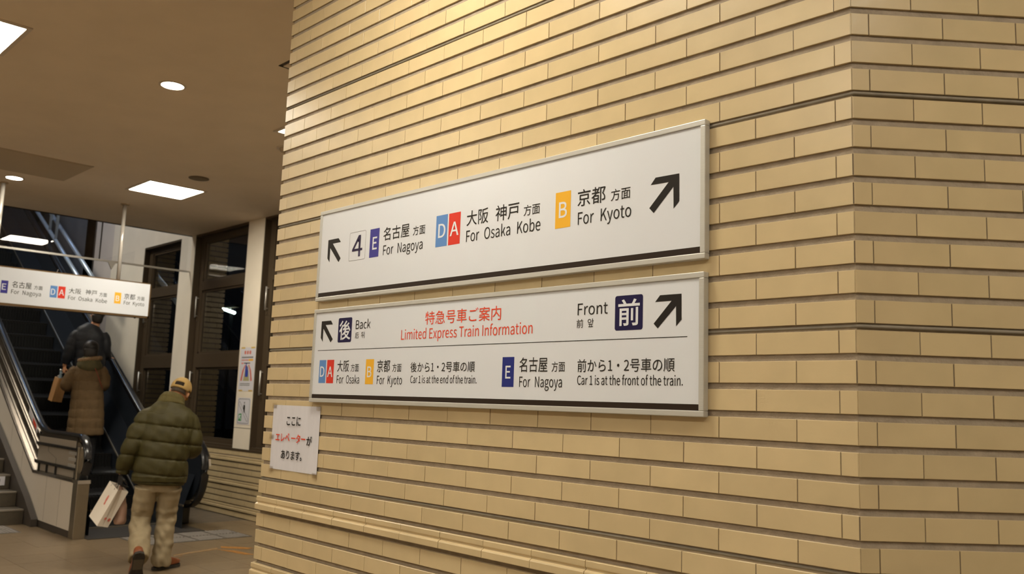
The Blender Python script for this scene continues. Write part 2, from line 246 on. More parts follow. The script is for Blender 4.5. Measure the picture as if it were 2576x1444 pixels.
'す': (1000, [[568,372,566,310,549,266,520,240,480,231,441,238,408,257,386,288,378,330,387,374,409,408,441,429,479,436,516,430,547,409], [96,653,98,576,311,588,545,593,546,492,515,500,479,503,433,497,391,480,355,453,328,418,310,376,303,329,309,279,327,237,354,205,387,181,426,167,467,162,500,165,529,174,554,189,515,127,457,78,381,40,289,12,356,-54,459,-13,537,39,593,99,629,165,649,233,655,301,652,349,641,392,623,429,621,594,816,593,928,589,929,663,621,664,622,729,627,792,536,792,542,729,544,663]]),
'に': (1000, [[456,675,456,595,588,587,738,587,867,595,867,676,740,665,589,664], [495,268,423,275,411,210,406,157,412,113,432,76,465,47,512,25,573,12,649,7,789,13,899,28,897,112,817,97,736,89,649,86,565,94,514,114,487,143,480,176,484,218], [265,752,176,760,174,725,152,581,133,439,124,288,129,161,143,52,161,-33,233,-28,230,7,231,28,235,52,264,155,306,276,264,308,206,162,199,232,197,302,206,431,225,570,247,685]]),
'の': (1000, [[476,642,453,504,420,372,382,264,343,191,305,149,269,136,234,147,201,180,176,236,166,318,176,388,204,457,249,522,310,578,387,619], [559,644,638,628,704,596,757,550,795,492,818,426,826,353,816,273,789,205,747,150,695,107,636,76,572,56,486,43,533,-31,643,-7,736,35,810,92,864,165,897,251,908,350,896,448,861,536,805,610,729,668,635,705,525,718,408,703,303,661,215,596,147,513,103,417,88,311,95,234,114,169,144,116,180,77,222,52,266,44,311,53,354,79,394,122,432,183,467,261,499,355,535,499]]),
'ま': (1000, [[500,178,501,111,493,68,470,42,436,28,395,24,332,30,288,47,264,73,256,105,266,137,294,164,340,182,403,188,452,186], [185,473,186,398,313,388,436,384,493,384,497,248,456,253,413,254,346,249,289,235,244,212,210,181,189,144,182,101,189,57,208,20,239,-9,283,-29,338,-42,404,-46,462,-41,508,-25,541,-2,563,27,576,59,580,94,578,156,672,113,754,60,820,5,866,76,815,115,749,158,668,199,574,232,567,386,706,394,844,409,845,484,708,467,566,457,566,597,708,607,836,620,837,693,702,676,566,666,567,727,573,794,488,794,492,734,492,663,446,663,317,670,190,685,191,611,316,600,447,594,491,594,491,454,437,454,313,459]]),
'ら': (1000, [[335,784,315,708,502,666,703,630,722,707,602,725,454,754], [313,602,229,613,209,405,178,207,252,189,264,214,282,239,342,295,414,338,498,364,592,373,663,363,719,335,755,291,768,236,755,172,717,117,652,76,560,48,443,38,298,47,322,-35,491,-38,625,-19,727,21,798,78,839,150,852,234,844,290,820,340,782,383,731,415,669,436,597,443,509,436,425,414,346,376,271,321]]),
'り': (1000, [[339,789,251,792,243,706,230,608,217,491,212,383,216,293,223,224,300,230,296,296,298,353,312,422,341,493,382,559,433,614,490,652,551,666,599,657,639,631,670,589,692,535,706,469,710,394,697,282,658,193,598,126,520,77,427,43,323,22,370,-50,488,-21,590,24,674,85,738,166,778,269,792,395,785,493,763,577,728,645,682,696,627,727,564,738,503,729,446,702,396,663,353,615,318,563,292,511,310,649]]),
'゛': (1000, [[70,791,13,768,63,689,109,605,167,630,120,712], [196,840,139,816,189,738,236,655,294,679,246,762]]),
'エ': (1000, [[84,131,84,40,172,44,872,44,916,40,916,131,876,127,833,125,539,125,539,585,779,585,864,581,864,669,824,665,779,663,229,663,189,665,145,669,145,581,229,585,454,585,454,125,172,125]]),
'タ': (1000, [[536,785,445,814,430,772,413,735,367,658,299,567,208,474,92,387,159,335,263,418,352,509,424,600,762,600,733,511,686,415,626,323,519,395,415,458,361,403,464,336,573,259,499,188,409,122,305,64,186,18,258,-44,376,8,479,70,566,137,639,210,748,119,807,188,693,276,762,382,814,488,860,615,873,641,807,681,778,674,741,671,470,671]]),
'ヘ': (1000, [[62,282,137,206,194,283,371,506,394,530,415,540,437,534,463,513,554,420,656,308,879,46,948,119,704,382,602,489,499,591,451,626,409,635,369,619,330,582,226,455,133,348]]),
'レ': (1000, [[222,32,280,-18,303,-6,500,64,659,145,796,244,907,357,862,427,792,349,708,278,614,214,514,160,413,117,315,86,315,653,317,700,322,744,223,744,229,701,232,653,232,81,230,55]]),
'・': (1000, [[500,486,459,478,425,455,402,422,394,380,402,339,425,305,459,282,500,274,542,282,575,305,598,339,606,380,598,422,575,455,542,478]]),
'ー': (1000, [[102,433,102,335,241,340,790,340,897,335,897,433,854,430,789,428,241,428]]),
'京': (1000, [[262,495,743,495,743,334,262,334], [685,167,788,54,869,-52,934,-8,850,95,746,205], [235,204,185,132,121,60,52,-2,81,-24,107,-49,179,18,249,97,308,177], [415,824,447,771,476,716,65,716,65,642,937,642,937,716,564,716,529,781,487,848], [188,561,188,267,464,267,464,8,462,-3,456,-9,441,-11,292,-10,307,-46,318,-81,428,-80,498,-70,525,-55,539,-31,543,7,543,267,822,267,822,561]]),
'内': (1000, [[99,669,99,-82,173,-82,173,595,462,595,456,527,441,455,412,382,364,311,295,242,199,179,229,152,253,122,343,184,412,251,463,321,498,392,591,303,677,213,742,135,804,184,725,270,625,369,521,464,533,531,538,595,829,595,829,20,827,6,820,-3,804,-5,645,-3,661,-41,671,-79,752,-79,814,-76,858,-67,885,-50,899,-22,903,19,903,669,539,669,539,840,463,840,463,669]]),
'前': (1000, [[604,514,604,104,674,104,674,514], [807,544,807,14,805,3,799,-3,786,-5,654,-4,670,-40,681,-76,750,-76,802,-72,839,-63,864,-48,877,-23,881,13,881,544], [723,845,681,763,629,682,329,682,378,700,335,770,278,841,208,816,260,749,300,682,53,682,53,613,947,613,947,682,714,682,803,819], [409,301,409,200,187,200,187,301], [409,360,187,360,187,459,409,459], [116,523,116,-75,187,-75,187,141,409,141,409,7,408,-3,402,-8,391,-10,281,-9,296,-43,307,-76,391,-74,446,-63,468,-49,479,-26,482,6,482,523]]),
'古': (1000, [[162,370,162,-81,239,-81,239,-28,761,-28,761,-77,841,-77,841,370,540,370,540,586,949,586,949,659,540,659,540,840,459,840,459,659,54,659,54,586,459,586,459,370], [239,44,239,298,761,298,761,44]]),
'号': (1000, [[260,732,736,732,736,596,260,596], [185,799,185,530,815,530,815,799], [63,440,63,371,269,371,236,276,203,191,727,191,708,94,687,31,663,-1,644,-9,615,-10,545,-9,444,-2,462,-38,470,-74,568,-77,639,-77,674,-74,702,-66,726,-50,760,-2,788,86,812,225,816,259,315,259,352,371,933,371,933,440]]),
'名': (1000, [[263,529,343,470,417,406,297,350,172,305,47,273,69,240,86,204,169,226,252,253,252,-79,327,-79,327,-27,773,-27,773,-79,849,-79,849,340,451,340,571,413,679,500,772,600,844,713,794,744,781,740,427,740,462,783,492,826,406,843,352,769,277,694,183,623,69,559,98,532,122,501,212,553,291,610,361,671,733,671,665,588,582,512,487,445,406,511,321,572], [773,42,327,42,327,271,773,271]]),
'后': (1000, [[151,750,150,409,144,321,132,229,111,138,78,51,32,-30,65,-54,95,-82,145,5,180,102,204,203,218,305,225,402,227,491,954,491,954,563,227,563,227,687,461,706,688,734,885,771,821,832,632,797,396,769], [312,348,312,-81,387,-81,387,-29,802,-29,802,-79,881,-79,881,348], [387,41,387,278,802,278,802,41]]),
'大': (1000, [[461,839,456,657,446,553,62,553,62,476,433,476,408,381,370,288,317,199,246,117,156,45,43,-16,75,-46,100,-78,211,-16,302,58,374,140,430,229,471,323,501,419,545,310,597,209,658,120,729,41,811,-25,902,-78,928,-41,958,-8,867,41,785,104,714,182,654,270,603,369,563,476,942,476,942,553,526,553,539,705,542,839]]),
'屋': (1000, [[216,726,810,726,810,627,216,627], [141,789,141,510,138,378,124,234,92,90,34,-42,69,-59,101,-80,162,59,196,213,212,369,216,564,885,564,885,789], [283,244,341,255,528,269,528,181,268,181,268,119,528,119,528,10,192,10,192,-51,947,-51,947,10,601,10,601,119,870,119,870,181,601,181,601,274,786,285,822,251,850,220,909,260,853,316,780,376,705,431,917,431,917,493,222,493,222,431,414,431,355,376,316,343,287,323,260,313], [649,398,723,341,389,323,451,375,509,431,702,431]]),
'後': (1000, [[244,840,190,766,119,693,43,630,85,575,167,646,246,729,312,814], [348,379,396,388,532,399,464,316,382,244,292,186,320,158,343,130,402,170,459,217,514,148,578,87,487,42,389,7,288,-18,309,-49,325,-83,434,-52,540,-11,638,42,726,-9,824,-50,928,-81,949,-48,974,-17,875,8,783,42,698,85,767,147,824,219,869,301,821,324,808,321,560,321,591,362,618,405,844,419,873,375,894,336,956,373,913,441,854,518,790,590,732,560,803,475,481,457,604,529,726,613,846,706,781,742,717,688,650,635,464,629,558,712,648,806,578,837,515,762,453,700,411,663,377,638,348,626,362,591,371,557,417,566,564,575,488,526,437,495,375,461,328,446,340,411], [506,261,768,261,731,211,687,166,637,125,587,166,543,212], [268,636,202,532,121,437,33,357,57,324,77,291,126,336,175,387,175,-83,247,-83,247,475,294,543,335,612]]),
'急': (1000, [[262,181,262,34,269,-15,292,-45,337,-61,409,-65,640,-65,682,-62,714,-53,737,-35,753,-8,764,32,770,85,734,96,701,112,696,54,686,22,667,7,635,3,413,3,365,5,343,14,337,34,337,181], [412,209,467,154,518,95,555,43,616,84,577,136,525,193,469,245], [767,180,813,108,853,32,880,-33,950,-4,922,61,880,135,833,206], [145,179,117,115,81,48,42,-11,111,-44,164,51,210,150], [322,843,278,774,218,701,142,631,51,568,80,543,104,514,176,565,176,543,745,543,745,459,189,459,189,400,745,400,745,314,155,314,155,251,819,251,819,605,618,605,664,670,704,735,653,768,641,765,363,765,402,828], [224,605,273,653,316,702,599,702,567,652,531,605]]),
'戸': (1000, [[68,780,68,708,935,708,935,780], [166,599,166,372,164,307,158,238,144,167,121,97,85,30,34,-32,65,-56,92,-84,152,-11,194,72,220,159,235,246,783,246,783,191,858,191,858,599], [783,316,241,316,242,529,783,529]]),
'方': (1000, [[440,818,479,740,508,667,68,667,68,594,341,594,333,477,317,360,286,247,235,143,157,51,46,-23,77,-51,101,-82,187,-27,255,37,309,110,349,189,378,273,398,361,756,361,739,176,717,64,691,12,671,2,643,0,576,1,474,7,493,-29,501,-66,597,-70,669,-69,704,-65,731,-54,756,-34,782,10,803,90,820,216,838,434,410,434,423,594,936,594,936,667,514,667,585,698,554,770,512,846]]),
'案': (1000, [[52,230,52,166,401,166,325,111,234,63,135,23,34,-5,59,-34,81,-66,185,-32,287,16,381,75,460,141,460,-79,535,-79,535,146,617,77,713,17,818,-32,924,-68,946,-35,972,-5,870,23,769,63,677,111,599,166,949,166,949,230,535,230,535,313,460,313,460,230], [431,823,466,765,80,765,80,621,151,621,151,701,852,701,852,621,925,621,925,765,546,765,522,806,494,846], [663,535,625,493,579,457,524,426,416,447,307,465,377,535], [190,427,418,388,314,365,195,349,61,339,77,310,89,278,262,295,411,323,536,363,712,319,854,274,917,327,782,367,619,406,669,443,712,486,746,535,940,535,940,596,432,596,487,667,420,689,388,644,351,596,64,596,64,535,298,535,243,477]]),
'特': (1000, [[457,212,506,158,550,100,580,48,640,87,608,138,563,194,513,246], [642,841,642,732,447,732,447,662,642,662,642,536,389,536,389,465,764,465,764,346,405,346,405,275,764,275,764,13,763,3,757,-3,744,-5,695,-7,613,-5,627,-42,636,-80,704,-79,757,-76,795,-67,820,-51,833,-26,836,13,836,275,952,275,952,346,836,346,836,465,958,465,958,536,713,536,713,662,912,662,912,732,713,732,713,841], [97,763,85,638,65,522,39,424,69,410,97,392,118,470,136,562,212,562,212,317,47,270,63,194,212,242,212,-80,284,-80,284,265,387,299,381,369,284,339,284,562,379,562,379,634,284,634,284,839,212,839,212,634,147,634,160,752]]),
'神': (1000, [[156,806,207,738,246,673,307,713,267,774,214,839], [497,408,637,408,637,266,497,266], [497,475,497,614,637,614,637,475], [853,408,853,266,710,266,710,408], [853,475,710,475,710,614,853,614], [637,840,637,682,428,682,428,151,497,151,497,198,637,198,637,-79,710,-79,710,198,853,198,853,158,925,158,925,682,710,682,710,840], [52,668,52,599,306,599,252,507,185,422,110,347,32,288,50,254,65,215,128,265,190,325,190,-79,259,-79,259,354,317,285,362,227,407,289,348,351,274,425,321,494,362,566,395,642,357,671,344,668]]),
'車': (1000, [[158,606,158,216,459,216,459,135,53,135,53,66,459,66,459,-83,536,-83,536,66,951,66,951,135,536,135,536,216,846,216,846,606,536,606,536,680,917,680,917,749,536,749,536,839,459,839,459,749,83,749,83,680,459,680,459,606], [230,382,459,382,459,279,230,279], [536,382,771,382,771,279,536,279], [230,543,459,543,459,441,230,441], [536,543,771,543,771,441,536,441]]),
'都': (1000, [[508,806,476,736,439,670,439,724,313,724,313,832,243,832,243,724,89,724,89,657,243,657,243,537,43,537,43,470,283,470,202,399,115,336,21,283,46,253,68,222,149,271,149,-75,217,-75,217,-16,443,-16,443,-61,515,-61,515,373,281,373,331,420,377,470,560,470,560,537,431,537,485,615,533,698,576,785], [313,657,431,657,390,596,344,537,313,537], [217,47,217,153,443,153,443,47], [217,213,217,311,443,311,443,213], [603,783,603,-80,677,-80,677,712,864,712,807,578,741,439,807,376,849,317,871,262,878,212,876,178,867,151,848,133,827,126,801,122,763,121,716,124,732,87,738,50,787,49,832,51,869,59,900,74,930,105,946,149,951,206,945,261,925,319,884,382,818,449,894,600,963,752,909,786,897,783]]),
'阪': (1000, [[836,479,808,371,768,274,719,189,672,277,634,374,604,479], [443,772,443,414,440,298,426,178,395,62,340,-41,372,-62,400,-85,461,27,495,153,511,285,514,414,514,479,542,479,576,351,620,235,676,132,613,68,544,17,469,-21,494,-51,514,-83,589,-42,658,9,720,71,777,10,842,-42,914,-84,938,-52,966,-23,890,16,823,67,765,127,816,210,859,306,893,415,917,538,871,551,859,548,514,548,514,712,659,725,800,744,924,768,877,832,751,808,600,787], [81,797,81,-80,148,-80,148,729,291,729,247,616,198,498,249,441,282,389,299,341,304,297,302,268,294,245,280,230,262,223,241,220,206,219,165,222,180,189,186,156,228,155,270,157,301,163,327,175,352,202,367,241,371,290,367,338,351,390,320,447,268,507,327,638,382,770,333,800,321,797]]),
'面': (1000, [[389,334,601,334,601,221,389,221], [389,395,389,506,601,506,601,395], [389,160,601,160,601,43,389,43], [58,774,58,702,444,702,431,638,416,576,104,576,104,-80,176,-80,176,-27,820,-27,820,-80,896,-80,896,576,493,576,532,702,945,702,945,774], [176,43,176,506,320,506,320,43], [820,43,670,43,670,506,820,506]]),
'順': (1000, [[363,807,363,-45,426,-45,426,807], [227,733,227,64,284,64,284,733], [91,804,91,400,89,281,80,169,61,64,26,-33,53,-54,77,-77,118,29,141,144,151,267,153,400,153,804], [573,421,849,421,849,323,573,323], [573,268,849,268,849,168,573,168], [573,574,849,574,849,477,573,477], [610,89,561,45,497,3,428,-33,454,-57,476,-82,546,-45,615,1,674,51], [751,50,843,-16,916,-81,974,-39,898,24,807,87], [504,632,504,110,921,110,921,632,726,632,756,727,948,727,948,793,472,793,472,727,675,727,655,632]]),
'뒤': (920, [[709,826,709,-78,791,-78,791,826], [56,264,307,268,307,-50,390,-50,390,271,521,281,650,296,646,358,442,342,237,336,46,334], [131,776,131,449,578,449,578,517,214,517,214,709,566,709,566,776]]),
'앞': (920, [[302,775,237,768,180,748,133,716,97,673,74,622,66,562,74,503,97,452,133,410,180,378,237,358,302,351,367,358,424,378,472,410,507,452,530,503,538,562,530,622,507,673,472,716,424,748,367,768], [302,705,364,695,414,666,446,620,458,562,446,505,414,460,364,431,302,420,240,431,191,460,159,505,147,562,159,620,191,666,240,695], [669,826,669,315,752,315,752,538,885,538,885,606,752,606,752,826], [168,4,168,-64,786,-64,786,4,651,4,651,199,775,199,775,266,175,266,175,199,301,199,301,4], [382,199,570,199,570,4,382,4]])}
def glyph(ch):
    adv, rings = GL[ch]
    return adv, [[(v[i], v[i + 1]) for i in range(0, len(v), 2)] for v in rings]
def layout(text):
    x = 0; out = []
    sp_ = 520 if text.startswith('For') else 215
    for ch in text:
        if ch == ' ': x += sp_; continue
        adv, c = glyph(ch)
        if ch == '゛': x -= 430
        out += [[(px + x, py) for px, py in sp] for sp in c]
        x += adv - (350 if ch == '゛' else 0)
    return out
CAPH = 733.0
def text_mesh(text, x0, x1, z0, z1, place, bold=0, thick=.0006):
    """text squeezed into the box x0..x1, z0..z1; place(u, v, w) gives the 3-D point (w = height off the face)"""
    sp = layout(text); xs = [p[0] for s in sp for p in s]; ys = [p[1] for s in sp for p in s]
    latin = all(ord(c) < 128 for c in text)
    b0, b1 = (0, CAPH) if latin else (min(ys), max(ys)); a0, a1 = min(xs), max(xs)
    sx = (x1 - x0) / (a1 - a0); sz = (z1 - z0) / (b1 - b0)
    cu = bpy.data.curves.new('t', 'CURVE'); cu.dimensions = '2D'; cu.fill_mode = 'FRONT'
    for s in sp:
        q = cu.splines.new('POLY'); q.points.add(len(s) - 1); q.use_cyclic_u = True
        for i, (a, b) in enumerate(s): q.points[i].co = ((a - a0) / 1000, (b - b0) / 1000, 0, 1)
    cu.offset = bold * .026
    to = bpy.data.objects.new('t', cu); COL.objects.link(to); dg = bpy.context.evaluated_depsgraph_get()
    me = bpy.data.meshes.new_from_object(to.evaluated_get(dg)); bpy.data.objects.remove(to); bpy.data.curves.remove(cu)
    bm = bmesh.new(); bm.from_mesh(me); bpy.data.meshes.remove(me)
    for v in bm.verts: v.co = place(x0 + v.co.x * 1000 * sx, z0 + v.co.y * 1000 * sz, thick)
    bmesh.ops.recalc_face_normals(bm, faces=bm.faces[:])
    return bm
def rrect(x0, x1, z0, z1, r, n=5):
    out = []
    for cx_, cz_, a0 in ((x1 - r, z1 - r, 0), (x0 + r, z1 - r, 90), (x0 + r, z0 + r, 180), (x1 - r, z0 + r, 270)):
        for i in range(n + 1):
            a = math.radians(a0 + 90 * i / n); out.append((cx_ + r * math.cos(a), cz_ + r * math.sin(a)))
    return out
def flat(pts, place, w):
    bm = bmesh.new(); vs = [bm.verts.new(place(a, b, w)) for a, b in pts]
    for t in tessellate_polygon([[Vector((a, b, 0)) for a, b in pts]]): bm.faces.new([vs[i] for i in t])
    return bm
def prints(parent, items, place, s=1.0):
    """the flat print of a sign: line badges with their letters, arrows, lines of lettering"""
    badge = None
    for it in items:
        if it[0] == 'b':
            _, x0, x1, z0, z1, c, r = it
            if c == 'outline':
                o = rrect(x0, x1, z0, z1, .008); i_ = rrect(x0 + .0012, x1 - .0012, z0 + .0012, z1 - .0012, .007)
                bm = bmesh.new(); a = [bm.verts.new(place(p, q, .0004)) for p, q in o]; b = [bm.verts.new(place(p, q, .0004)) for p, q in i_]
                for j in range(len(a)): bm.faces.new((a[j], a[(j + 1) % len(a)], b[(j + 1) % len(a)], b[j]))
                badge = mesh_obj('number_box', bm, M['k'], parent)
            else:
                pts = rrect(x0, x1, z0, z1, .008) if r else [(x0, z0), (x1, z0), (x1, z1), (x0, z1)]
                thin = z1 - z0 < .01
                o = mesh_obj('rule_line' if thin else 'line_badge', flat(pts, place, .0004), M[c], parent)
                if not thin:
                    badge = o; o['label'] = {'E': 'indigo badge', 'E2': 'navy blue badge', 'D': 'sky blue badge', 'A': 'scarlet badge', 'B': 'amber badge', 'navy': 'dark navy badge'}[c]
        elif it[0] == 't':
            _, t, x0, x1, z0, z1, c, bold = it
            onb = c in 'wn'
            o = mesh_obj('letter' if onb else 'lettering', text_mesh(t, x0, x1, z0, z1, place, bold, .0009), M[c], badge if onb else parent)
            if not onb: o['label'] = 'line reading ' + t
        else:
            mesh_obj('arrow', flat(it[1], place, .0006), M[it[2]], parent)
# ================================================================== SETTING
PW = .075; Z0 = 2.5572                      # course height; underside of course 0
TW, TS, TL = 3.0714 * PW, .6191 * PW, 2.880 # tile pitch, short corner leg, wall length
PHI = .8557; DR = Vector((math.cos(PHI), math.sin(PHI), 0)); NR = Vector((DR.y, -DR.x, 0))
TH = .0572; GAP = .0026; DEP = .0062          # tile height, side joint, how far tiles stand off the grout
CEIL = 3.80; WY = 3.35; XF = -11.40         # ceiling height, window wall, edge of the low ceiling

def tile_bm(w, h=TH, d=DEP, c=.0008):
    """one glazed tile, front at y=0 facing -y, x 0..w, z 0..h, chamfered front edge"""
    bm = bmesh.new()
    A = [bm.verts.new(p) for p in ((0, d + .006, 0), (w, d + .006, 0), (w, d + .006, h), (0, d + .006, h))]
    B = [bm.verts.new(p) for p in ((0, c, 0), (w, c, 0), (w, c, h), (0, c, h))]
    F = [bm.verts.new(p) for p in ((c, 0, c), (w - c, 0, c), (w - c, 0, h - c), (c, 0, h - c))]
    for i in range(4):
        j = (i + 1) % 4
        bm.faces.new((A[i], A[j], B[j], B[i])); bm.faces.new((B[i], B[j], F[j], F[i]))
    bm.faces.new(F); bmesh.ops.recalc_face_normals(bm, faces=bm.faces[:]); return bm
MOULD = [(0.006, 0), (-.010, 0), (-.012, .002), (-.012, .023), (-.0105, .0265), (-.006, .0285), (-.0015, .0305), (-.0005, .0335), (-.002, .0365), (-.005, .0385), (-.0055, .041), (-.0055, .0565), (-.0035, .0585), (.006 + DEP, .0585), (.006 + DEP, 0)]
def mould_bm(w):
    bm = bmesh.new(); a = [bm.verts.new((0, y, z)) for y, z in MOULD]; b = [bm.verts.new((w, y, z)) for y, z in MOULD]; n = len(MOULD)
    for i in range(n): bm.faces.new((a[i], a[(i + 1) % n], b[(i + 1) % n], b[i]))
    bm.faces.new(a[::-1]); bm.faces.new(b); bmesh.ops.recalc_face_normals(bm, faces=bm.faces[:]); return bm
TC = {}
def tile_mesh(w, mould=False):
    key = (round(w, 3), mould)
    if key not in TC:
        bm = (mould_bm if mould else tile_bm)(key[0]); me = bpy.data.meshes.new('tile'); bm.to_mesh(me); bm.free(); me.materials.append(M['tile']); TC[key] = me
    return TC[key]
def step_out(r): return 0 if r < 20 else (.006 if r < 25 else (.012 if r < 29 else .018))
def lay_course(x0, x1, joints, r, out):
    """tiles of one course between x0 and x1, joints = positions of the upright joints"""
    js = [x0] + sorted(j for j in joints if x0 + .012 < j < x1 - .012) + [x1]
    for a, b in zip(js, js[1:]):
        out.append((a + (GAP / 2 if a > x0 else 0), b - a - (GAP / 2 if a > x0 else 0) - (GAP / 2 if b < x1 else 0), r))
def place_tiles(parent, tiles, frame, singles, pieces_name='tile', so=step_out, moulds=(21, 25, 29, 33)):
    """frame: (origin, rotation about z, normal). The nearest ones become objects, the rest one joined piece."""
    org, rz, nrm = frame; rot = Matrix.Rotation(rz, 4, 'Z')
    def loc(t):
        p = org + rot @ Vector((t[0], 0, 0)) + nrm * (so(t[2]) + random.uniform(-.0006, .0006)); p.z = Z0 - t[2] * PW; return p
    cp = cam.matrix_world.translation; fw = -cam.matrix_world.col[2].to_3d(); rt = cam.matrix_world.col[0].to_3d(); up = cam.matrix_world.col[1].to_3d()
    def score(t):
        d = loc(t) + rot @ Vector((t[1] / 2, 0, TH / 2)) - cp; z = d @ fw
        if z < .1: return 99
        seen = abs((d @ rt) / z) < .62 and abs((d @ up) / z) < .355
        return z / (t[1] + .05) * .05 + z + (0 if seen else 50)
    tiles = sorted(tiles, key=score); n = 0; rest = bmesh.new()
    for i, t in enumerate(tiles):
        me = tile_mesh(t[1], t[2] in moulds)
        if i < singles and score(t) < 50: share(pieces_name, me, parent, loc(t), rz); n += 1
        else:
            k0 = len(rest.verts); rest.from_mesh(me); rest.verts.ensure_lookup_table()
            mt = Matrix.Translation(loc(t)) @ rot
            for v in rest.verts[k0:]: v.co = mt @ v.co
    mo = bmesh.new()
    for t in tiles:                              # mortar in the narrow upright joints
        k0 = len(mo.verts); box(mo, -GAP - .0002, .0002, .0018, DEP + .001, .001, TH - .001); mo.verts.ensure_lookup_table(); mt = Matrix.Translation(loc(t)) @ rot
        for v in mo.verts[k0:]: v.co = mt @ v.co
    tag(mesh_obj('joint_mortar', mo, M['mortar'], parent), kind='stuff')
    if len(rest.verts): tag(mesh_obj('further_tiles', rest, M['tile'], parent), kind='stuff')
    else: rest.free()

# ---- the tiled wall that carries the signs
core = [(-TL + .012, DEP), (0 - .004, DEP), (0 + DR.x * 3.4 - NR.x * DEP, 0 + DR.y * 3.4 - NR.y * DEP), (-TL + .012, DR.y * 3.4)]
corner_in = Vector((0, 0, 0)) + (-(Vector((0, -1, 0)) + NR).normalized()) * (DEP / math.cos((PHI) / 2))
core[1] = (corner_in.x, corner_in.y)
wall_front = tag(mesh_obj('wall_front', prism(core, 'z', 0, CEIL), M['grout']), kind='structure')
tiles = []
for r in range(-16, 35):
    js = [-(TS + (.5 if r % 2 else 0) * TW + k_ * TW) for k_ in range(14)]
    lay_course(-TL, -.0009, js, r, tiles)
place_tiles(wall_front, tiles, (Vector((0, 0, 0)), 0, Vector((0, -1, 0))), 298)
bm = bmesh.new()
for r in (-13, -5, 3, 11, 19):               # rounded bead in every eighth joint
    zc = Z0 - r * PW - .0085
    sweep(bm, [(-TL + .004, DEP + .0005, zc), (.002, DEP + .0005, zc), tuple(Vector((0.002, DEP + .0005, 0)) + DR * 3.2 + Vector((0, 0, zc)))], circ(.0050, 8))
mesh_obj('joint_bead', bm, M['bead'], wall_front, True)
# left return of that wall (its edge shows)
tiles = []
for r in range(-16, 35): lay_course(.0006, 1.6, [.10 + (.5 if r % 2 else 0) * TW + k_ * TW for k_ in range(8)], r, tiles)
# facing -x: local x runs towards -y  -> start at far end
place_tiles(wall_front, [(1.6 - a - w, w, r) for a, w, r in tiles], (Vector((-TL, 1.6, 0)), -math.pi / 2, Vector((-1, 0, 0))), 0)
# ---- its angled right face
W2, S2, E1, E2_ = 2.6412 * PW, .6284 * PW, 2.1443 * PW, 4.5848 * PW
wall_right = tag(empty('wall_right'), kind='structure')
tiles = []
for r in range(-16, 35):
    js = [S2 + k_ * W2 for k_ in range(18)] if r % 2 else [E1] + [E2_ + k_ * W2 for k_ in range(17)]
    lay_course(.0009, 3.3, js, r, tiles)
place_tiles(wall_right, tiles, (Vector((0, 0, 0)), PHI, NR), 298)

# ---- floor
floor = tag(mesh_obj('floor', bx(-11.2, 7, -7, 12, -.12, -.004), M['joint']), kind='structure')
TCF = {}
def floor_tile(x, y, w, d):
    key = (round(w, 3), round(d, 3))
    if key not in TCF:
        bm = bx(0, w, 0, d, -.012, 0); me = bpy.data.meshes.new('tile'); bm.to_mesh(me); bm.free(); me.materials.append(M['floor']); TCF[key] = me
    return share('tile', TCF[key], floor, (x, y, random.uniform(-.0004, .0004)))
FT = .40; rest = bmesh.new()
for i in range(-28, 17):
    for j in range(-17, 30):
        x, y = i * FT, j * FT - .05
        if x < -9.3 and y > 1.0: continue
        y1 = min(y + FT, WY) if x < -3 and y < WY else y + FT
        if y >= WY: continue
        if x > -TL and y > 0: continue
        if -10.6 <= x <= -4.8 and -.3 < y: floor_tile(x + .0015, y + .0015, FT - .003, y1 - y - .003)
        else: box(rest, x + .0015, x + FT - .0015, y + .0015, y1 - .0015, -.012, 0)
tag(mesh_obj('further_tiles', rest, M['floor'], floor), kind='stuff')

# ---- ceilings
ceiling = tag(mesh_obj('ceiling', bx(XF, 7, -7, WY + .1, CEIL, CEIL + .5), M['ceiling']), kind='structure')
mesh_obj('edge_trim', bx(XF - .012, XF, -2.2, WY, CEIL - .012, CEIL + .12), M['gasket'], ceiling)

# ---- window wall
wall_back = tag(mesh_obj('wall_back', bx(-14.52, 7, WY + DEP, 3.82, 0, .815), M['grout']), kind='structure')
tiles = []
for r in range(24, 35): lay_course(-11.4, -3.4, [-11.4 + .06 + (.5 if r % 2 else 0) * TW + k_ * TW for k_ in range(40)], r, tiles)
place_tiles(wall_back, tiles, (Vector((0, WY, 0)), 0, Vector((0, -1, 0))), 260, so=lambda r: (0 if r < 25 else .004))
mesh_obj('sill', bx(-14.52, -3.4, WY - .004, 3.80, .812, .842), M['bronze'], wall_back)
cols = [(-14.52, -13.12), (-11.76, -11.28), (-9.70, -9.27), (-7.69, -7.26), (-5.68, -3.4)]
for a, b in cols:
    o = mesh_obj('pier', bx(a, b, WY, 3.52, .842, 6.6 if a < -11.5 else CEIL), M['plaster'], wall_back)
mesh_obj('wall_panel', bx(-13.12, -11.76, WY, 3.52, CEIL, 6.6), M['plaster'], wall_back)
mesh_obj('wall_panel', bx(-3.4, 7, WY, 3.52, .0, CEIL), M['plaster'], wall_back)
mesh_obj('pier_joint', bx(-9.70, -9.27, WY - .0015, WY + .01, 1.100, 1.106), M['gasket'], wall_back)
# tiled outer piers seen obliquely through the glass
for a, b in ((-14.6, -13.06), (-11.82, -11.22), (-9.76, -9.21), (-7.75, -7.20)):
    p = mesh_obj('outer_pier', bx(a + .02, b - DEP, 3.53, 3.81, .0, 4.6), M['grout'], wall_back)
    tl = []
    for r in range(-26, 23): lay_course(.0006, .30, [.10 + (.115 if r % 2 else 0)], r, tl)
    place_tiles(p, tl, (Vector((b, 3.53, 0)), math.pi / 2, Vector((1, 0, 0))), 0, moulds=())
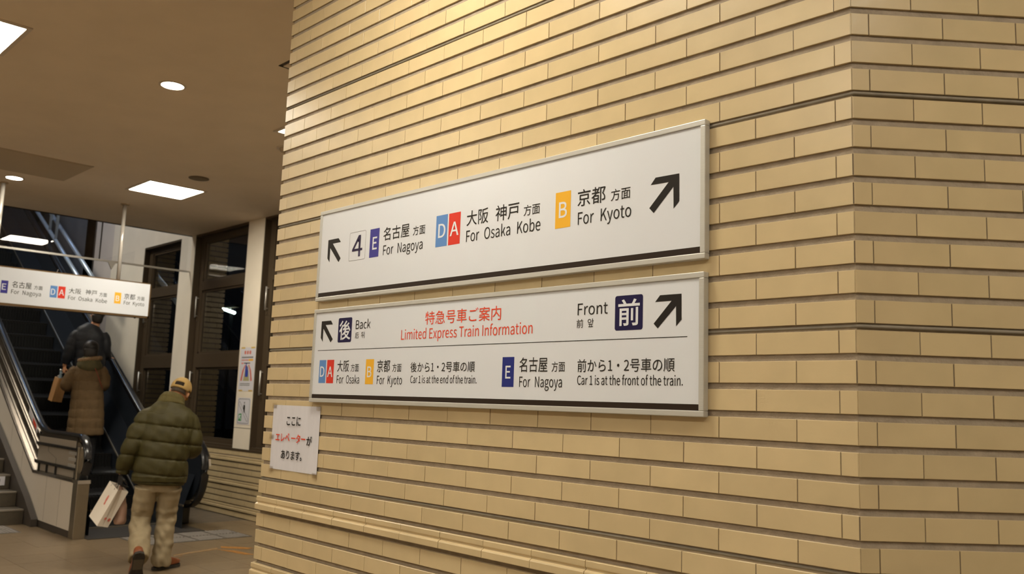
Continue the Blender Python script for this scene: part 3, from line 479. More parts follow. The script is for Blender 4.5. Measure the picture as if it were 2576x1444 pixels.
# windows
def window(n, x0, x1):
    w = tag(empty('window_%d' % n, (0, 0, 0)), kind='structure')
    yf, yb = 3.435, 3.50; z0, z1 = .842, CEIL
    bm = bmesh.new()
    box(bm, x0, x0 + .016, WY + .003, yb, z0, z1); box(bm, x1 - .012, x1, WY + .003, yb, z0, z1)       # linings
    box(bm, x0, x1, WY + .003, yb, z1 - .03, z1); box(bm, x0, x1, WY + .02, yb, z0, z0 + .03)
    box(bm, x0, x0 + .15, yf, yb, z0, z1); box(bm, x1 - .06, x1, yf, yb, z0, z1)
    box(bm, x0 + .14, x1 - .05, yf, yb, z1 - .10, z1); box(bm, x0 + .14, x1 - .05, yf, yb, z0, z0 + .07)
    mesh_obj('window_frame', bm, M['bronze'], w)
    mesh_obj('transom', bx(x0 + .14, x1 - .05, yf - .012, yb, 2.985, 3.12, bev=.004), M['bronze'], w)
    mesh_obj('transom', bx(x0 + .14, x1 - .05, yf - .012, yb, 1.885, 2.08, bev=.004), M['bronze'], w)
    for a, b in ((z0 + .07, 1.885), (2.08, 2.985), (3.12, z1 - .10)):
        s = bmesh.new(); c = .028
        box(s, x0 + .15, x0 + .15 + c, yf + .01, yb - .01, a, b); box(s, x1 - .06 - c, x1 - .06, yf + .01, yb - .01, a, b)
        box(s, x0 + .15, x1 - .06, yf + .01, yb - .01, a, a + c); box(s, x0 + .15, x1 - .06, yf + .01, yb - .01, b - c, b)
        sash = mesh_obj('sash', s, M['bronze'], w)
        bm = bmesh.new(); q = [bm.verts.new(p) for p in ((x0 + .17, yf + .035, a + .02), (x1 - .08, yf + .035, a + .02), (x1 - .08, yf + .035, b - .02), (x0 + .17, yf + .035, b - .02))]; bm.faces.new(q)
        mesh_obj('pane', bm, M['win'], sash)
    for a, b in ((2.60, 2.90), (1.52, 1.83)):
        bm = bmesh.new(); xh = x0 + .065
        tube(bm, [(xh, yf - .035, a), (xh, yf - .035, b)], .011, 10, Vector((1, 0, 0)))
        for zz in (a + .02, b - .02): tube(bm, [(xh, yf + .002, zz), (xh, yf - .035, zz)], .007, 8)
        mesh_obj('handle', bm, M['alu'], w, True); mesh_obj('latch', bx(xh - .015, xh + .015, yf - .014, yf + .002, a - .06, a - .02, bev=.003), M['bronze'], w)
    return w
for n, (a, b) in enumerate(((-13.12, -11.76), (-11.28, -9.70), (-9.27, -7.69), (-7.26, -5.68))): window(n + 1, a, b)

# ---- shaft beyond the low ceiling
wall_shaft = tag(mesh_obj('wall_shaft', bx(-15.45, -14.52, WY + .02, 3.52, 0, 6.6), M['plaster_cool']), kind='structure')
bm = bmesh.new(); box(bm, -15.9, -15.45, WY + .35, WY + .40, 0, 6.6); box(bm, -15.47, -15.45, WY, WY + .4, 0, 6.6); box(bm, -15.92, -15.9, WY, WY + .4, 0, 6.6)
mesh_obj('dark_recess', bm, M['kick'], wall_shaft)
mesh_obj('wall_panel', bx(-19.0, -15.9, WY, 3.52, 0, 6.6), M['concrete'], wall_shaft)
wall_end = tag(mesh_obj('wall_end', bx(-19.2, -19.0, -2.2, 3.52, 0, 6.6), M['concrete']), kind='structure')
wall_left = tag(mesh_obj('wall_left', bx(-19.2, XF, -2.4, -2.2, 0, 6.6), M['concrete']), kind='structure')
mesh_obj('wall_panel', bx(XF - .1, XF, -7, -2.2, 0, 6.6), M['plaster'], wall_left)
trim = tag(mesh_obj('ceiling_upper', bx(-19.2, XF + .2, -2.4, 3.52, 6.6, 6.75), M['concrete']), kind='structure')
mesh_obj('beam', prism([(-19.0, 6.6), (-19.0, 4.9), (-15.6, 6.2), (-15.2, 6.6)], 'y', 2.55, 3.34), M['concrete'], trim)
wall_near = tag(mesh_obj('wall_near', bx(XF, 7, -7.15, -7, 0, CEIL), M['plaster']), kind='structure')
wall_side = tag(mesh_obj('wall_side', bx(7, 7.15, -7, 3.5, 0, CEIL), M['plaster']), kind='structure')

# ---- smoke barrier: glass sheets hung from the ceiling edge
sb = empty('smoke_barrier', (XF, 0, CEIL), label='clear glass smoke barrier hanging from the ceiling edge over the escalator', cat='glass screen')
for a, b in ((-2.2, -.05), (-.04, 2.075), (2.085, 3.35)):
    bm = bmesh.new(); q = [bm.verts.new(p) for p in ((0, a, -.525), (0, b, -.525), (0, b, -.002), (0, a, -.002))]; bm.faces.new(q)
    mesh_obj('glass_sheet', bm, M['smoke'], sb)
mesh_obj('bottom_rail', bx(-.012, .012, -2.2, 3.35, -.545, -.520), M['alu'], sb)
mesh_obj('end_bracket', prism([(2.20, -.545), (2.30, -.545), (2.25, -.64)], 'x', -.015, .010), M['alu'], sb)
mesh_obj('joint_strip', bx(-.004, .004, 2.072, 2.088, -.522, -.002), M['gasket'], sb)

# ================================================================== CEILING FITTINGS
def panel_light(x, y, lab):
    t = empty('panel_light', (x, y, CEIL), label=lab, cat='ceiling light', group='square panel lights in the ceiling')
    bm = bmesh.new()
    for a in ((-.335, .335, -.335, -.305), (-.335, .335, .305, .335), (-.335, -.305, -.305, .305), (.305, .335, -.305, .305)): box(bm, *a, -.010, 0)
    mesh_obj('frame', bm, M['lampring'], t); mesh_obj('diffuser', bx(-.305, .305, -.305, .305, -.006, 0), M['panel_on'], t)
for x in (-8.83, -5.43, -1.45, 1.95, 5.35):
    for y in (1.86, -.94, -3.74, -6.2):
        if (y > 1 and x > -3) or (x, y) == (-8.83, -.94) or y < -5 or x > 4: continue
        lab = {(-8.83, 1.86): 'bright square panel light in the ceiling above the escalator entrance', (-5.43, -.94): 'bright square panel light cut by the upper left edge of the photo', (-5.43, 1.86): 'square panel light peeping out from behind the tiled wall edge'}.get((x, y), 'square panel light in the ceiling %s' % {(-1.45, -.94): 'just in front of the wall signs', (1.95, -.94): 'in front of the angled tiled wall', (-8.83, -3.74): 'beside the stairs at the far side', (-5.43, -3.74): 'over the middle of the far side', (-1.45, -3.74): 'behind the place facing the signs', (1.95, -3.74): 'farthest back from the tiled walls'}.get((x, y), 'outside the photo'))
        panel_light(x - (.07 if (x, y) == (-5.43, 1.86) else 0), y, lab)
def downlight(x, y, lab, on=True):
    t = empty('downlight', (x, y, CEIL), label=lab, cat='downlight', group='round downlights in the ceiling')
    bm = bmesh.new(); n = 32
    ro, ri = .098, .080
    R0 = [(ro, 0), (ro, -.006), (ri, -.006), (ri, 0)]
    rings = [[bm.verts.new((a * math.cos(2 * math.pi * i / n), a * math.sin(2 * math.pi * i / n), z)) for i in range(n)] for a, z in R0]
    for p, q in zip(rings, rings[1:]):
        for i in range(n): bm.faces.new((p[i], p[(i + 1) % n], q[(i + 1) % n], q[i]))
    mesh_obj('trim_ring', bm, M['lampring'], t); mesh_obj('lamp', disc(bmesh.new(), (0, 0), .08, -.004, 0), M['down_on'] if on else M['ceil2'], t)
downlight(-5.42, .45, 'lit round downlight in the middle of the bare ceiling'); downlight(-9.67, .52, 'lit round downlight beside the left pole of the hanging sign')
for x, y, w_ in ((-1.17, -2.34, 'above the place facing the wall signs'), (3.1, -2.34, 'beyond the end of the angled tiled wall'), (-5.42, -2.34, 'on the far side opposite the window wall')): downlight(x, y, 'lit round downlight ' + w_)
t = empty('ceiling_speaker', (-8.0, 1.86, CEIL), label='dark round speaker grille in the ceiling behind the bright square panel light', cat='speaker')
mesh_obj('rim', disc(bmesh.new(), (0, 0), .105, -.006, 0, 32, r1=.105), M['speaker'], t); mesh_obj('grille', disc(bmesh.new(), (0, 0), .09, -.010, -.005, 32), M['speaker'], t)
t = empty('smoke_detector', (-6.22, 1.89, CEIL), label='small pale round detector in the ceiling touching the tiled wall edge', cat='detector')
mesh_obj('base', disc(bmesh.new(), (0, 0), .10, -.012, 0, 32), M['lampring'], t); mesh_obj('cap', disc(bmesh.new(), (0, 0), .06, -.04, -.012, 24, r1=.075), M['ceil2'], t)
def hatch(x0, x1, y0, y1, lab, m):
    t = empty('access_panel', ((x0 + x1) / 2, (y0 + y1) / 2, CEIL), label=lab, cat='ceiling panel'); a, b = (x1 - x0) / 2, (y1 - y0) / 2
    bm = bmesh.new()
    for q in ((-a, a, -b, -b + .02), (-a, a, b - .02, b), (-a, -a + .02, -b, b), (a - .02, a, -b, b)): box(bm, *q, -.004, 0)
    mesh_obj('frame', bm, M['gasket'] if a < .35 else M['ceil2'], t); mesh_obj('board', bx(-a + .024, a - .024, -b + .024, b - .024, -.007, 0), m, t)
hatch(-9.36, -8.42, -.90, .93, 'wide flat ceiling panel at the left above the hanging sign', M['ceil2'])
hatch(-4.44, -3.84, .78, 1.38, 'small square ceiling hatch half hidden by the tiled wall', M['ceiling'])
# ================================================================== SIGNS
def face_front(y): return lambda u, v, w: (u, y - w, v)
def wall_sign(name, x0, x1, z0, z1, lab, items, band):
    t = empty(name, ((x0 + x1) / 2, 0, (z0 + z1) / 2), label=lab, cat='sign'); cx_, cz_ = t.location.x, t.location.z
    a, b = x0 - cx_, x1 - cx_; c, d = z0 - cz_, z1 - cz_; fw = .017
    bm = bmesh.new()
    for q in ((a, b, c, c + fw), (a, b, d - fw, d)): box(bm, q[0], q[1], -.024, 0, q[2], q[3])
    for q in ((a, a + fw), (b - fw, b)): box(bm, q[0], q[1], -.024, 0, c + fw, d - fw)
    o = mesh_obj('frame', bm, M['alu2'], t); md = o.modifiers.new('b', 'BEVEL'); md.width = .002; md.segments = 2
    mesh_obj('sign_panel', bx(a + fw, b - fw, -.0195, -.004, c + fw, d - fw), M['signface'], t)
    pl = lambda u, v, w: (u - cx_, -.0195 - w, v - cz_)
    mesh_obj('base_stripe', flat([(x0 + fw, band[0]), (x1 - fw, band[0]), (x1 - fw, band[1]), (x0 + fw, band[1])], pl, .0004), M['band'], t)
    prints(t, items, pl)
wall_sign('direction_sign', -2.460, -.424, 1.931, 2.340, 'upper long white wall sign pointing to Nagoya, Osaka, Kobe and Kyoto trains', [
    ('p', [(-2.3875, 2.2027), (-2.3061, 2.203), (-2.2869, 2.1838), (-2.3493, 2.1829), (-2.2814, 2.1111), (-2.2961, 2.0955), (-2.3679, 2.1646), (-2.3685, 2.1014), (-2.3868, 2.1204)], 'k'),
    ('b', -2.2187, -2.0989, 2.0907, 2.2147, 'outline', 1),
    ('t', '4', -2.1956, -2.1213, 2.106, 2.198, 'n', 0.15),
    ('b', -2.068, -2.0027, 2.0915, 2.2125, 'E', 0),
    ('t', 'E', -2.0472, -2.0169, 2.1248, 2.1768, 'w', 0.4),
    ('t', '名古屋', -1.9733, -1.8008, 2.153, 2.2085, 'k', 0.1),
    ('t', '方面', -1.7771, -1.7002, 2.153, 2.1903, 'k', 0),
    ('t', 'For Nagoya', -1.9705, -1.7121, 2.0936, 2.1337, 'k', 0),
    ('b', -1.6338, -1.5666, 2.0905, 2.2126, 'D', 0),
    ('t', 'D', -1.6186, -1.5781, 2.1256, 2.1781, 'w', 0.4),
    ('b', -1.5587, -1.492, 2.0903, 2.212, 'A', 0),
    ('t', 'A', -1.5493, -1.5014, 2.1251, 2.1769, 'w', 0.4),
    ('t', '大阪', -1.4564, -1.3394, 2.1507, 2.2073, 'k', 0.1),
    ('t', '神戸', -1.3005, -1.1822, 2.1483, 2.2063, 'k', 0.1),
    ('t', '方面', -1.1592, -1.0818, 2.1498, 2.1877, 'k', 0),
    ('t', 'For Osaka Kobe', -1.4561, -1.0773, 2.0915, 2.1337, 'k', 0),
    ('b', -1.0096, -0.9417, 2.0867, 2.2088, 'B', 0),
    ('t', 'B', -0.9927, -0.958, 2.1217, 2.1737, 'w', 0.4),
    ('t', '京都', -0.9115, -0.795, 2.1481, 2.2035, 'k', 0.1),
    ('t', '方面', -0.7724, -0.6953, 2.1466, 2.1844, 'k', 0),
    ('t', 'For Kyoto', -0.9087, -0.6914, 2.0881, 2.1287, 'k', 0),
    ('p', [(-0.6007, 2.1951), (-0.5152, 2.194), (-0.5144, 2.1102), (-0.5345, 2.0905), (-0.5357, 2.157), (-0.6063, 2.0866), (-0.6228, 2.1038), (-0.5528, 2.1738), (-0.6188, 2.1747)], 'k')], (1.949, 1.9675))
wall_sign('information_sign', -2.460, -.426, 1.486, 1.894, 'lower long white wall sign with red Limited Express Train Information heading', [
    ('p', [(-2.3996, 1.8398), (-2.3254, 1.8402), (-2.3104, 1.8232), (-2.3663, 1.8226), (-2.3047, 1.7585), (-2.3194, 1.7445), (-2.3824, 1.8067), (-2.3832, 1.7492), (-2.4, 1.7669)], 'k'),
    ('b', -2.2664, -2.1644, 1.7425, 1.8474, 'navy', 1),
    ('t', '後', -2.2553, -2.1734, 1.7542, 1.8339, 'w', 0.5),
    ('t', 'Back', -2.1352, -2.0301, 1.7955, 1.8323, 'k', 0),
    ('t', '后', -2.1366, -2.1105, 1.7559, 1.7818, 'k', 0),
    ('t', '뒤', -2.0924, -2.0691, 1.7557, 1.7827, 'k', 0),
    ('t', '特急号車ご案内', -1.6733, -1.2548, 1.7941, 1.8451, 'r', 0.06),
    ('t', 'Limited Express Train Information', -1.8197, -1.0989, 1.7414, 1.7796, 'r', 0),
    ('b', -2.4175, -0.4833, 1.7101, 1.7125, 'k', 0),
    ('b', -2.397, -2.344, 1.5694, 1.6689, 'D', 0),
    ('t', 'D', -2.3876, -2.3544, 1.597, 1.6406, 'w', 0.4),
    ('b', -2.3364, -2.2823, 1.5689, 1.6692, 'A', 0),
    ('t', 'A', -2.329, -2.2908, 1.5963, 1.64, 'w', 0.4),
    ('t', '大阪', -2.2552, -2.1683, 1.6176, 1.6658, 'k', 0.1),
    ('t', '方面', -2.1542, -2.0967, 1.6179, 1.6511, 'k', 0),
    ('t', 'For Osaka', -2.2546, -2.0887, 1.5688, 1.6024, 'k', 0),
    ('b', -2.0474, -1.992, 1.5665, 1.668, 'B', 0),
    ('t', 'B', -2.0349, -2.0059, 1.5955, 1.6379, 'w', 0.4),
    ('t', '京都', -1.9684, -1.8819, 1.6149, 1.6645, 'k', 0.1),
    ('t', '方面', -1.8665, -1.8078, 1.6162, 1.6488, 'k', 0),
    ('t', 'For Kyoto', -1.9655, -1.8006, 1.5672, 1.6009, 'k', 0),
    ('t', '後から1・2号車の順', -1.7499, -1.3802, 1.6142, 1.6525, 'k', 0.1),
    ('t', 'Car 1 is at the end of the train.', -1.7474, -1.3676, 1.5734, 1.6005, 'k', 0.1),
    ('b', -1.2394, -1.1817, 1.5626, 1.6645, 'E2', 0),
    ('t', 'E', -1.2221, -1.198, 1.5917, 1.6342, 'w', 0.4),
    ('t', '名古屋', -1.1556, -1.0257, 1.6129, 1.6617, 'k', 0.1),
    ('t', '方面', -1.0071, -0.9489, 1.6134, 1.6464, 'k', 0),
    ('t', 'For Nagoya', -1.1541, -0.9598, 1.5631, 1.5978, 'k', 0),
    ('t', '前から1・2号車の順', -0.8954, -0.5253, 1.612, 1.6524, 'k', 0.1),
    ('t', 'Car 1 is at the front of the train.', -0.895, -0.4973, 1.5725, 1.6008, 'k', 0.1),
    ('t', 'Front', -0.9, -0.7761, 1.7925, 1.8299, 'k', 0),
    ('t', '前', -0.9029, -0.8756, 1.7517, 1.7796, 'k', 0),
    ('t', '앞', -0.8568, -0.8322, 1.7532, 1.78, 'k', 0),
    ('b', -0.7478, -0.6416, 1.7376, 1.8443, 'navy', 1),
    ('t', '前', -0.7339, -0.6542, 1.7524, 1.8313, 'w', 0.5),
    ('p', [(-0.5794, 1.8364), (-0.504, 1.836), (-0.5033, 1.7609), (-0.5219, 1.7424), (-0.5228, 1.8007), (-0.5867, 1.7385), (-0.6016, 1.7533), (-0.5384, 1.8175), (-0.5968, 1.8173)], 'k')], (1.5035, 1.521))

# paper notice taped to the tiles
t = empty('paper_notice', (-2.594, 0, 1.3205), label='white paper notice with Japanese lettering taped beside the lower wall sign', cat='notice')
bm = bmesh.new(); nx, nz = 14, 10; g = {}
for i in range(nx + 1):
    for j in range(nz + 1):
        u, v = i / nx, j / nz; g[i, j] = bm.verts.new((-.201 + .402 * u, -.0022 - .0012 * math.sin(9 * u + 2 * v) * (1 - v) - .0006 * math.sin(21 * u), -.146 + .292 * v))
for i in range(nx):
    for j in range(nz): bm.faces.new((g[i, j], g[i + 1, j], g[i + 1, j + 1], g[i, j + 1]))
mesh_obj('sheet', bm, M['paper'], t, True)
for sx, sz in ((-.19, .143), (.19, .140), (-.188, -.146), (.186, -.150), (-.2, 0)):
    bm = bmesh.new(); bm.faces.new([bm.verts.new((sx + a, -.0050, sz + b)) for a, b in ((-.02, -.011), (.02, -.011), (.02, .011), (-.02, .011))]); mesh_obj('tape', bm, M['tape'], t)
prints(t, [
    ('t', 'ここに', -2.6648, -2.5463, 1.3774, 1.4167, 'k', 0.7),
    ('t', 'エレヘ゛ーター', -2.7536, -2.498, 1.3023, 1.3405, 'r', 0.7),
    ('t', 'が', -2.4872, -2.4445, 1.296, 1.3354, 'k', 0.7),
    ('t', 'あります。', -2.6964, -2.5201, 1.2257, 1.2636, 'k', 0.7)], lambda u, v, w: (u + 2.594, -.0046 - w, v - 1.3205))

# hanging sign on two poles
hx = -10.0; t = empty('hanging_sign', (hx, 1.17, 2.63), label='long white sign hanging from two poles in front of the escalator', cat='sign')
y0, y1, z0, z1 = -1.06, 1.066, -.213, .222
bm = bmesh.new(); box(bm, -.055, .055, y0, y1, z1 - .022, z1); box(bm, -.055, .055, y0, y1, z0, z0 + .028); box(bm, -.055, .055, y0, y0 + .02, z0, z1); box(bm, -.055, .055, y1 - .02, y1, z0, z1)
mesh_obj('frame', bm, mat('bronze_sign_frame', (.16, .095, .04), .4, metal=.6), t)
mesh_obj('sign_panel', bx(-.052, .0605, y0 + .012, y1 - .018, z0 + .024, z1 - .014), M['signface'], t)
prints(t, [
    ('b', 0.5738, 0.6445, 2.548, 2.6896, 'E', 0),
    ('t', 'E', 0.5852, 0.6254, 2.5859, 2.6535, 'w', 0.4),
    ('t', '名古屋', 0.6836, 0.8838, 2.6219, 2.6936, 'k', 0),
    ('t', '方面', 0.9094, 0.9991, 2.6245, 2.6699, 'k', 0),
    ('t', 'For Nagoya', 0.6812, 0.9886, 2.5516, 2.5975, 'k', 0),
    ('b', 1.0807, 1.1559, 2.5545, 2.6908, 'D', 0),
    ('t', 'D', 1.092, 1.1359, 2.5864, 2.6542, 'w', 0.4),
    ('b', 1.1667, 1.2444, 2.5544, 2.6925, 'A', 0),
    ('t', 'A', 1.1775, 1.2319, 2.5893, 2.6562, 'w', 0.4),
    ('t', '大阪', 1.2819, 1.4172, 2.6233, 2.6859, 'k', 0),
    ('t', '神戸', 1.4665, 1.5969, 2.6293, 2.6892, 'k', 0),
    ('t', '方面', 1.6248, 1.7117, 2.6237, 2.6719, 'k', 0),
    ('t', 'For Osaka Kobe', 1.2807, 1.7192, 2.5509, 2.5964, 'k', 0),
    ('b', 1.8018, 1.8786, 2.5603, 2.695, 'B', 0),
    ('t', 'B', 1.8188, 1.8599, 2.591, 2.6546, 'w', 0.4),
    ('t', '京都', 1.9145, 2.0469, 2.6243, 2.6942, 'k', 0),
    ('t', '方面', 2.0707, 2.1611, 2.6255, 2.6762, 'k', 0),
    ('t', 'For Kyoto', 1.9162, 2.1634, 2.5594, 2.6031, 'k', 0)], lambda u, v, w: (.061 + w, u - 1.17, v - 2.63))
for y in (-.67, .675):
    p = mesh_obj('pole', tube(bmesh.new(), [(0, y, z1), (0, y, CEIL - 2.63)], .022, 16, Vector((0, 1, 0))), mat('pole_white_metal', (.66, .62, .57), .25, metal=.35), t, True)
    mesh_obj('collar', disc(bmesh.new(), (0, y), .05, CEIL - 2.63 - .012, CEIL - 2.63, 24), M['ceil2'], p)
mesh_obj('cable_tie', tube(bmesh.new(), [(.03, -.03, z1), (.058, -.026, z1 + .03)], .004, 6), M['paper'], t)
mesh_obj('screw', bx(.0, .02, y1 - .16, y1 - .145, z0 - .012, z0), M['gasket'], t)

# small safety poster and escalator pictogram on the white pier
t = empty('safety_poster', (-9.468, WY, 1.848), label='small safety poster with a red and blue escalator drawing on the white pier', cat='poster')
pl = lambda u, v, w: (u, -.0022 - w, v)
mesh_obj('sheet', bx(-.196, .196, -.002, 0, -.277, .277), M['paper'], t)
sc = lambda x, y: (-.196 + .392 * (x - (215 - (y - 115) * .057)) / 172, .277 - (y - 115) / 507 * .554)   # poster picture units -> metres
for sx in (-.13, .13): mesh_obj('tape', bx(sx - .05, sx + .05, -.003, -.002, .262, .282), M['gold'], t); mesh_obj('tape', bx(sx - .05, sx + .05, -.003, -.002, -.282, -.264), M['gold'], t)
for i in range(3): mesh_obj('heading_mark', flat(rrect(-.09 + i * .065, -.045 + i * .065, .19, .235, .01), pl, .0005), M['pink'], t)
for a, b, z, m in ((-.15, .15, .150, 'k'), (-.15, .02, .115, 'pink'), (-.15, -.09, .075, 'r'), (-.08, .08, .075, 'k')):
    bm = bmesh.new(); x = a
    while x < b: box(bm, x, x + .012, -.003, -.002, z - .009, z + .009); x += .020
    mesh_obj('text_line', bm, M[m], t)
mesh_obj('highlight', flat(rrect(.03, .15, .104, .128, .008), pl, .0005), M['B'], t)
for s in (-1, 1):
    mesh_obj('drawn_handrail', flat([(s * .03, .055), (s * .055, .055), (s * .115, -.02), (s * .15, -.13), (s * .15, -.15), (s * .11, -.15), (s * .10, -.10), (s * .07, -.01)], pl, .0006), M['pink'], t)
mesh_obj('drawn_steps', flat([(-.03, .04), (.03, .04), (.08, -.15), (-.08, -.15)], pl, .0005), mat('print_khaki', (.40, .36, .18), .6), t)
for s, h in ((-.018, .05), (.02, .0)):
    mesh_obj('drawn_rider', flat([(s - .018, -.10), (s - .022, h - .03), (s - .012, h), (s + .012, h), (s + .022, h - .03), (s + .018, -.10)], pl, .0008), M['blue'], t)
    mesh_obj('drawn_head', flat([(s + .012 * math.cos(a * .7), h + .014 + .014 * math.sin(a * .7)) for a in range(9)], pl, .0008), M['blue'], t)
for z in (-.185, -.205):
    bm = bmesh.new(); x = -.15
    while x < .10: box(bm, x, x + .010, -.003, -.002, z - .005, z + .005); x += .017
    mesh_obj('text_line', bm, M['k'], t)
t = empty('escalator_pictogram', (-9.472, WY, 1.316), label='white pictogram plate of a rider on an escalator with green arrow', cat='pictogram')
mesh_obj('plate', bx(-.165, .165, -.003, 0, -.168, .168), M['paper'], t)
pl = lambda u, v, w: (u, -.003 - w, v)
bm = bmesh.new(); o = rrect(-.150, .150, -.155, .155, .03); i_ = rrect(-.145, .145, -.150, .150, .026)
a = [bm.verts.new(pl(p, q, .0005)) for p, q in o]; b = [bm.verts.new(pl(p, q, .0005)) for p, q in i_]
for j in range(len(a)): bm.faces.new((a[j], a[(j + 1) % len(a)], b[(j + 1) % len(a)], b[j]))
mesh_obj('outline', bm, M['k'], t)
def band(p, r, w=.0045, n=8):
    """outline of a capsule-ended bar"""
    (ax, ay), (bx_, by) = p; ang = math.atan2(by - ay, bx_ - ax); out = []; inn = []
    for rr, L in ((r, out), (r - w, inn)):
        for i in range(n + 1): q = ang + math.pi / 2 + math.pi * i / n; L.append((ax + rr * math.cos(q), ay + rr * math.sin(q)))
        for i in range(n + 1): q = ang - math.pi / 2 + math.pi * i / n; L.append((bx_ + rr * math.cos(q), by + rr * math.sin(q)))
    return out, inn
out_, inn_ = band(((-.115, .095), (.105, -.105)), .024); bm = bmesh.new()
a = [bm.verts.new(pl(p, q, .0006)) for p, q in out_]; b = [bm.verts.new(pl(p, q, .0006)) for p, q in inn_]
for j in range(len(a)): bm.faces.new((a[j], a[(j + 1) % len(a)], b[(j + 1) % len(a)], b[j]))
mesh_obj('drawn_escalator', bm, M['k'], t)
mesh_obj('drawn_rider', flat([(.005, -.01), (-.012, .035), (-.008, .075), (.02, .085), (.032, .06), (.032, .0), (.028, -.03)], pl, .0006), M['k'], t)
mesh_obj('drawn_head', flat([(.012 + .012 * math.cos(a * .7), .105 + .012 * math.sin(a * .7)) for a in range(9)], pl, .0006), M['k'], t)
mesh_obj('green_square', flat([(-.125, -.04), (-.045, -.03), (-.045, -.125), (-.125, -.125)], pl, .0006), M['green'], t)
mesh_obj('arrow', flat([(-.112, -.05), (-.06, -.05), (-.06, -.062), (-.085, -.066), (-.055, -.105), (-.065, -.112), (-.096, -.075), (-.100, -.105), (-.112, -.105)], pl, .001), M['w'], t)

# ================================================================== ESCALATOR
SL = math.tan(math.radians(30))
XE = -8.69; XK = -10.15                       # newel end, start of the rise
YL0, YL1, YR0, YR1 = 1.163, 1.283, 2.455, 2.575
esc = empty('escalator', (XE, 1.87, 0), label='steel sided escalator with black steps rising to the left behind the hanging sign', cat='escalator')
def ea(o): o.location = (-XE, -1.87, 0); return o      # parts are modelled in world metres
XT = -18.2
def up_(z, x): return z + max(0, (XK - x)) * SL
def side_poly(zlo, zhi, x0=XE - .13, x1=XT, xk_lo=XK, xk_hi=XK):
    return [(x0, zlo), (xk_lo, zlo), (x1, zlo + (xk_lo - x1) * SL), (x1, zhi + (xk_hi - x1) * SL), (xk_hi, zhi), (x0, zhi)]
for y0, y1, lab in ((YL0, YL0 + .02, 1), (2.63, 2.65, 0)):
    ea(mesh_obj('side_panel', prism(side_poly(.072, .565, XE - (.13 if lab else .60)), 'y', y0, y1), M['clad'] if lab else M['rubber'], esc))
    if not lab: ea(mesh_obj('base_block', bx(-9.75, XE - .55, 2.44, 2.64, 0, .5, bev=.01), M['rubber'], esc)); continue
    ea(mesh_obj('kickplate', prism([(XE - .02, .001), (XK - .10, .001), (XT, (XK - .1 - XT) * SL), (XT, .072 + (XK - XT) * SL), (XK, .072), (XE - .02, .072)], 'y', y0 + .004, y1 - .002), M['kick'], esc))
    y = (y0 + y1) / 2
for xx in (-9.2, -9.65, -10.6, -11.1): ea(mesh_obj('panel_seam', prism([(xx, up_(.08, xx)), (xx, up_(.56, xx)), (xx - .003, up_(.56, xx)), (xx - .003, up_(.08, xx))], 'y', YL0 - .0006, YL0), M['kick'], esc))
for s, (a, b) in enumerate(((YL0, YL1), (2.53, 2.65))):
    # outer ledge along the panel top
    ea(mesh_obj('deck_ledge', prism(side_poly(.560, .592, XE - .15 if s == 0 else XE - .60), 'y', YL0 - .006 if s == 0 else 2.50, b if s == 0 else 2.656), M['decksteel'], esc))
    if s: continue
    ea(mesh_obj('newel_post', bx(XE - .14, XE, a, b, 0.0, .555, bev=.006), M['satin'], esc))
    ea(mesh_obj('post_cap', prism([(XE - .15, .555), (XE + .012, .555), (XE + .004, .590), (XE - .15, .590)], 'y', a - .004, b + .004), M['steel'], esc))
def balustrade(yc, outer):
    """inner steel body under the handrail; outer = -1 / +1 side away from the steps"""
    ya, yb = yc - .028, yc + .028
    if outer > 0:
        return ya, yb, [(XE - .36 + .34 * math.sin(math.radians(q)), .63 + .34 * math.cos(math.radians(q))) for q in range(0, 181, 12)] + [(XE - .60, .29), (XE - .75, .45), (XK, .58), (XT, .58 + (XK - XT) * SL), (XT, .97 + (XK - XT) * SL), (XK - .06, 1.0), (XK + .05, .97)]
    nose = [(XE - .02 - .20 * (1 - math.sin(math.radians(q))), .785 + .185 * math.cos(math.radians(q))) for q in range(0, 181, 15)]
    body = [(XE - .22, .97)] + [(XE - .235 + .215 * math.sin(math.radians(q)), .785 + .185 * math.cos(math.radians(q))) for q in range(15, 166, 15)] + [(XE - .22, .60), (XE - .22, .58), (XK, .58), (XT, .58 + (XK - XT) * SL), (XT, .97 + (XK - XT) * SL), (XK - .06, .97 + .03), (XK + .05, .97)]
    return ya, yb, body
